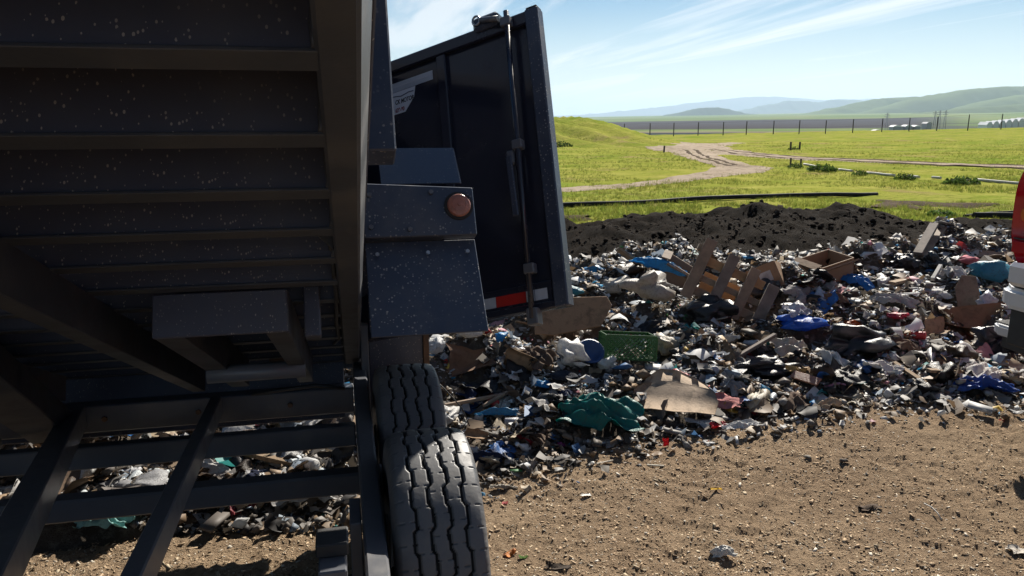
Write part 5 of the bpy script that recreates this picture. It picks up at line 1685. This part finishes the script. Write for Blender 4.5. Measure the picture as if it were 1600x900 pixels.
pad_drop('broken_cup', drape_me(80, 1.0, .45, 1, .5), M['hard'], 1128, 868, 20, (0.55, 0.53, 0.48), 15, 'broken pale plastic shell lying on the dirt pad', 'plastic shell')
pad_drop('paper_scrap', sheet_me(90, 9, 9, .35, .8, .6, .5), M['cloth'], 1588, 862, 18, (0.62, 0.57, 0.50), 10, 'crumpled cream paper on the dirt pad at the right edge', 'paper')
pad_drop('leaf', sheet_me(91, 5, 5, .2, 1, .4, .3), M['cloth'], 1119, 766, 9, (0.50, 0.30, 0.02), -5, 'yellow leaf-like scrap on the dirt pad', 'scrap')
pad_drop('plastic_scrap', sheet_me(92, 7, 5, .5, 1, .5, .3), M['bag'], 797, 866, 10, (0.70, 0.24, 0.02), 40, 'orange plastic scrap on the dirt pad beside the near tyre', 'scrap')
pad_drop('leaf', sheet_me(93, 5, 5, .3, 1, .5, .3), M['cloth'], 818, 872, 7, (0.08, 0.16, 0.03), 10, 'small green leaf on the dirt pad beside the near tyre', 'leaf')
pad_drop('plastic_scrap', sheet_me(94, 5, 5, .2, 1, .5, .2), M['hard'], 916, 775, 8, (0.72, 0.70, 0.64), 0, 'small white fragment on the dirt pad', 'fragment')
pad_drop('stick', slab_me([(-1, -.09), (1, -.08), (1, .08), (-1, .1)], .14), M['card'], 945, 725, 15, (0.48, 0.43, 0.36), 25, 'pale bent twig on the dirt pad near the heap, the left one', 'twig')
pad_drop('stick', slab_me([(-1, -.1), (1, -.12), (1, .12), (-1, .1)], .16), M['card'], 1024, 730, 13, (0.50, 0.46, 0.38), -8, 'pale straight twig on the dirt pad near the heap, the right one', 'twig')
pad_drop('plastic_scrap', drape_me(82, 1.2, .3, 1, .2), M['bag'], 787, 764, 17, (0.42, 0.36, 0.28), -4, 'dusty film loop on the dirt pad right of the near tyre', 'film')
pad_drop('bark_piece', sheet_me(96, 7, 5, .3, 1, .35, .3), M['card'], 870, 888, 20, (0.05, 0.036, 0.026), -10, 'dark bark strip at the bottom edge of the dirt pad', 'bark')
pad_drop('bark_piece', sheet_me(97, 7, 5, .3, 1, .4, .3), M['card'], 1358, 795, 16, (0.09, 0.06, 0.04), 8, 'dark crust of soil with a raised rim on the dirt pad', 'crust')
pad_drop('stone', bag_me(98, 2, .6, .3, 1.2), M['card'], 1262, 717, 6, (0.20, 0.18, 0.15), 0, 'grey pebble on the upper part of the dirt pad, the left one', 'pebble')
pad_drop('stone', bag_me(99, 2, .6, .3, 1.2), M['card'], 1317, 723, 7, (0.12, 0.10, 0.085), 0, 'dark pebble on the upper part of the dirt pad, the right one', 'pebble')
r0 = [pad_drop('tmp', can_me(), M['hard'], x, y, 1, WHITE, 0, 'x', 'x') for x, y in ((1443, 792), (1455, 798), (1464, 807), (1470, 817))]
path = [np.array(o.location) + (0, 0, .012) for o in r0]
for o in r0: bpy.data.objects.remove(o)
tag(link('wire_loop', tube_me(path, 0.0028, 5), M['pipe_white']), 'thin white bent wire lying on the dirt pad', 'wire')

# ------------------------------------------------------------------ meadow things
def fz(X, Y):
    a, d = to_ad(X, Y)
    return float(field_z(a, d) + fbm(a * 0.25, d * 0.25, 1.0, 4) * 0.10 * sm(12, 20, d))


def ground_pipe(name, pix, r, m, label, n=24, dz=0.0):
    P = np.array([hit(x, y)[0] for x, y in pix])
    s = np.concatenate([[0], np.cumsum(np.linalg.norm(np.diff(P[:, :2], axis=0), axis=1))])
    q = np.linspace(0, s[-1], n)
    path = []
    for k in q:
        X = np.interp(k, s, P[:, 0]); Y = np.interp(k, s, P[:, 1])
        path.append((X, Y, fz(X, Y) + r * 0.9 + dz + 0.02 * float(noise3(k * .7, 1.0, 2.0))))
    return tag(link(name, tube_me(path, r, 10), m), label, 'pipe')


ground_pipe('drain_pipe', [(780, 329), (868, 325), (960, 322), (1060, 317), (1160, 313), (1280, 309), (1370, 306)], 0.045, M['pipe_black'], 'long black pipe lying across the meadow behind the berm')
ground_pipe('drain_pipe', [(1521, 341), (1560, 341), (1640, 342)], 0.05, M['pipe_black'], 'short black pipe on the grass left of the truck tail lamp')
ground_pipe('drain_pipe', [(1506, 340), (1550, 335), (1640, 331)], 0.025, M['pipe_black'], 'thin black hose on the grass behind the short black pipe')
for (pix, lab) in (([(1256, 258), (1280, 262)], 'first, leftmost length'), ([(1311, 265), (1332, 268)], 'second length from the left'), ([(1355, 271), (1398, 276)], 'long middle length'), ([(1420, 277), (1436, 279)], 'short fourth length'), ([(1456, 280), (1470, 281)], 'shortest fifth length'), ([(1526, 284), (1600, 291)], 'rightmost length')):
    ground_pipe('white_pipe', pix, 0.036, M['pipe_white'], lab + ' of the white pipe running through the weeds', 8)


def shrub(x, y, half_px, h_px, label, dens=260, dark=1.0):
    p, D = hit(x, y)
    s = D / FPX
    rg = np.random.default_rng(int(x * 3 + y))
    o = thing('weed_clump', tuple(p), label, 'weed', 'weed clumps on the meadow')
    n = dens
    th = rg.uniform(0, 2 * pi, n); rad = np.sqrt(rg.uniform(0, 1, n)); hh = rg.uniform(0, 1, n) * (1 - rad ** 2 * .8)
    c = np.stack([np.cos(th) * rad * half_px * s, np.sin(th) * rad * half_px * s * .8, hh * h_px * s], -1)
    c += rg.normal(0, .04 * half_px * s, c.shape)
    V, F = [], []
    ls = 0.12 * half_px * s
    for k in range(n):
        d1 = rg.normal(0, 1, 3); d1 /= np.linalg.norm(d1); d2 = np.cross(d1, rg.normal(0, 1, 3)); d2 /= np.linalg.norm(d2)
        i = len(V)
        V += [c[k] - d1 * ls, c[k] + d2 * ls * .5, c[k] + d1 * ls, c[k] - d2 * ls * .5]; F.append((i, i + 1, i + 2, i + 3))
    g = np.array((.055, .095, .020)) * dark
    me = mesh('foliage', V, F)
    at = me.color_attributes.new('col', 'FLOAT_COLOR', 'POINT')
    cc = np.repeat(g[None] * rg.uniform(.5, 1.7, (n, 1)), 4, 0)
    at.data.foreach_set('color', np.concatenate([cc, np.ones((len(cc), 1))], 1).astype(np.float32).ravel())
    link('foliage', me, M['grassblade'], o, (0, 0, 0))
    tw = []
    for k in range(5):
        a = k * 1.3
        link('stem', tube_me([(0, 0, -.02), (cos(a) * half_px * s * .4, sin(a) * half_px * s * .4, h_px * s * .7)], 0.008, 5), M['wood_grey'], o, (0, 0, 0))
    return o


shrub(1284, 266, 24, 9, 'low dark weed clump by the first length of white pipe', 320)
shrub(1343, 273, 13, 8, 'small weed clump between the second and third white pipe lengths', 220)
shrub(1413, 281, 17, 12, 'rounded green weed clump at the end of the middle white pipe length', 300, .8)
shrub(1502, 288, 28, 12, 'wide olive weed clump left of the rightmost white pipe length', 420)
shrub(1470, 337, 24, 9, 'bright green weed clump on the grass beyond the berm', 420, 1.5)
shrub(1240, 234, 10, 5, 'dark weed clump at the foot of the broken gate posts', 160, .6)
shrub(1243, 262, 13, 9, 'weed clump around the short posts by the track', 220, .8)
shrub(877, 229, 18, 8, 'dark bush at the foot of the left mound beside the door', 200, .6)
shrub(1100, 281, 10, 4, 'little dark weed below the bend of the track', 120, .7) if False else None
for i, (x, y, h, lab) in enumerate(((1037, 239, 11, 'short wooden stake beside the track bend'), (1235, 236, 14, 'left post of the broken gate beyond the road'), (1249, 234, 12, 'right post of the broken gate beyond the road'), (1235, 259, 12, 'short leaning post by the weeds, the left one'), (1251, 258, 10, 'short leaning post by the weeds, the right one'))):
    p, D = hit(x, y)
    s = D / FPX
    o = link('stake', bar_me((0, 0, -.1), (random.uniform(-.1, .1) * h * s, 0, h * s), 2.2 * s, 2.2 * s, (0, 1, 0)), M['post']); o.location = p
    tag(o, lab, 'post')

# perimeter fence on the crest
tops = [(930, 207, 222), (970, 206, 222), (1009, 203, 221), (1045, 201, 220), (1082, 199, 220), (1120, 197, 219), (1155, 196, 219), (1196, 195, 218), (1235, 192, 217), (1275, 190, 215), (1316, 188, 213), (1360, 186, 211), (1401, 184, 208), (1443, 182, 206), (1490, 179, 203), (1540, 178, 201), (1590, 176, 198), (1640, 174, 196), (1690, 172, 194)]
FE = None
fpos = []
for x, yt, yb in tops:
    D = 91.0
    a = (x - 800) / FPX * D
    d = D * cos(PITCH) + 0
    X, Y = ad(a, 90.0)
    z = fz(X, Y) - 0.1
    r = ray(x, yt); ztop = CH + r[2] * (90.0 / (r[0] * sin(YAW) + r[1] * cos(YAW)))
    fpos.append((X, Y, z, max(ztop, z + 1.6)))
FE = thing('perimeter_fence', fpos[0][:3], 'row of dark posts with wires along the crest of the meadow', 'fence')
for (X, Y, z, zt) in fpos:
    link('post', tube_me([(X, Y, z), (X, Y, zt)], 0.055, 6), M['post'], FE)
for f in (0.5, 0.97):
    link('wire', tube_me([(X, Y, z + (zt - z) * f) for X, Y, z, zt in fpos], 0.005, 4), M['post'], FE)

# far buildings and pylons
def far_pt(x, y, d):
    r = ray(x, y); k = d / (r[0] * sin(YAW) + r[1] * cos(YAW))
    return CP + r * k


def house(name, x, y, d, wpx, hpx, label, cat, m_roof, m_wall, grp=None, depth=14):
    b = far_pt(x, y, d); s = d / FPX
    w, h = wpx * s, hpx * s
    o = thing(name, tuple(b), label, cat, grp)
    o.rotation_euler = (0, 0, -YAW - .3)
    link('wall', wbox(-w / 2, w / 2, 0, depth, -3.0, h * .55, 0), m_wall, o, (0, 0, 0))
    link('roof', prism_me([(-w / 2 - .2, -.2, h * .552), (w / 2 + .2, -.2, h * .552), (w * .2, -.2, h), (-w * .2, -.2, h)], (0, depth + .4, 0)), m_roof, o, (0, 0, 0))
    return o


ordn = ['leftmost', 'second', 'third', 'fourth', 'fifth', 'sixth', 'seventh', 'eighth']
for k in range(7):
    house('greenhouse', 1546 + k * 10, 201 - k * 1.1, 330, 7.5, 10, '{} white ridged greenhouse in the row far right beyond the fence'.format(ordn[k] if k else ordn[0]), 'greenhouse', M['white_roof'], M['white_roof'], 'far greenhouses')
for k, (x, y, w, h) in enumerate(((1402, 201, 12, 5), (1420, 200, 9, 4.5), (1434, 200, 8, 4), (1372, 207, 10, 4), (1452, 196, 7, 5))):
    house('far_shed', x, y, 420, w, h, '{} of the tiny grey sheds far behind the fence'.format(ordn[k]), 'shed', M['white_roof'] if k < 3 else M['grey_wall'], M['grey_wall'], 'far sheds')
for k, (x, y, h) in enumerate(((1385, 197, 20), (1460, 194, 20), (1467, 195, 22), (1476, 194, 21))):
    b = far_pt(x, y, 600); s = 600 / FPX
    o = thing('pylon', tuple(b), '{} of the thin lattice pylons far beyond the fence'.format(ordn[k]), 'pylon', 'far pylons')
    for q in (-1, 1):
        link('leg', tube_me([(q * 1.2, 0, -6), (q * .25, 0, h * s)], 0.22, 4), M['grey_wall'], o, (0, 0, 0))
    for f in (.7, .85):
        link('arm', tube_me([(-2.4, 0, h * s * f), (2.4, 0, h * s * f)], 0.15, 4), M['grey_wall'], o, (0, 0, 0))

# ------------------------------------------------------------------ air
hz_m = bpy.data.materials.new('haze')
hz_m.use_nodes = True
hn, hl = hz_m.node_tree.nodes, hz_m.node_tree.links
hn.clear()
ho = hn.new('ShaderNodeOutputMaterial')
pv = hn.new('ShaderNodeVolumePrincipled')
pv.inputs['Color'].default_value = (0.60, 0.78, 1.0, 1)
pv.inputs['Density'].default_value = 0.00008
pv.inputs['Anisotropy'].default_value = 0.2
hl.new(pv.outputs[0], ho.inputs['Volume'])
hb = link('haze', wbox(-40000, 40000, -20000, 30000, -80, 540, 0), hz_m)
hb['kind'] = 'stuff'
hb['label'] = 'pale blue haze softening the distant hills'
hb['category'] = 'haze'
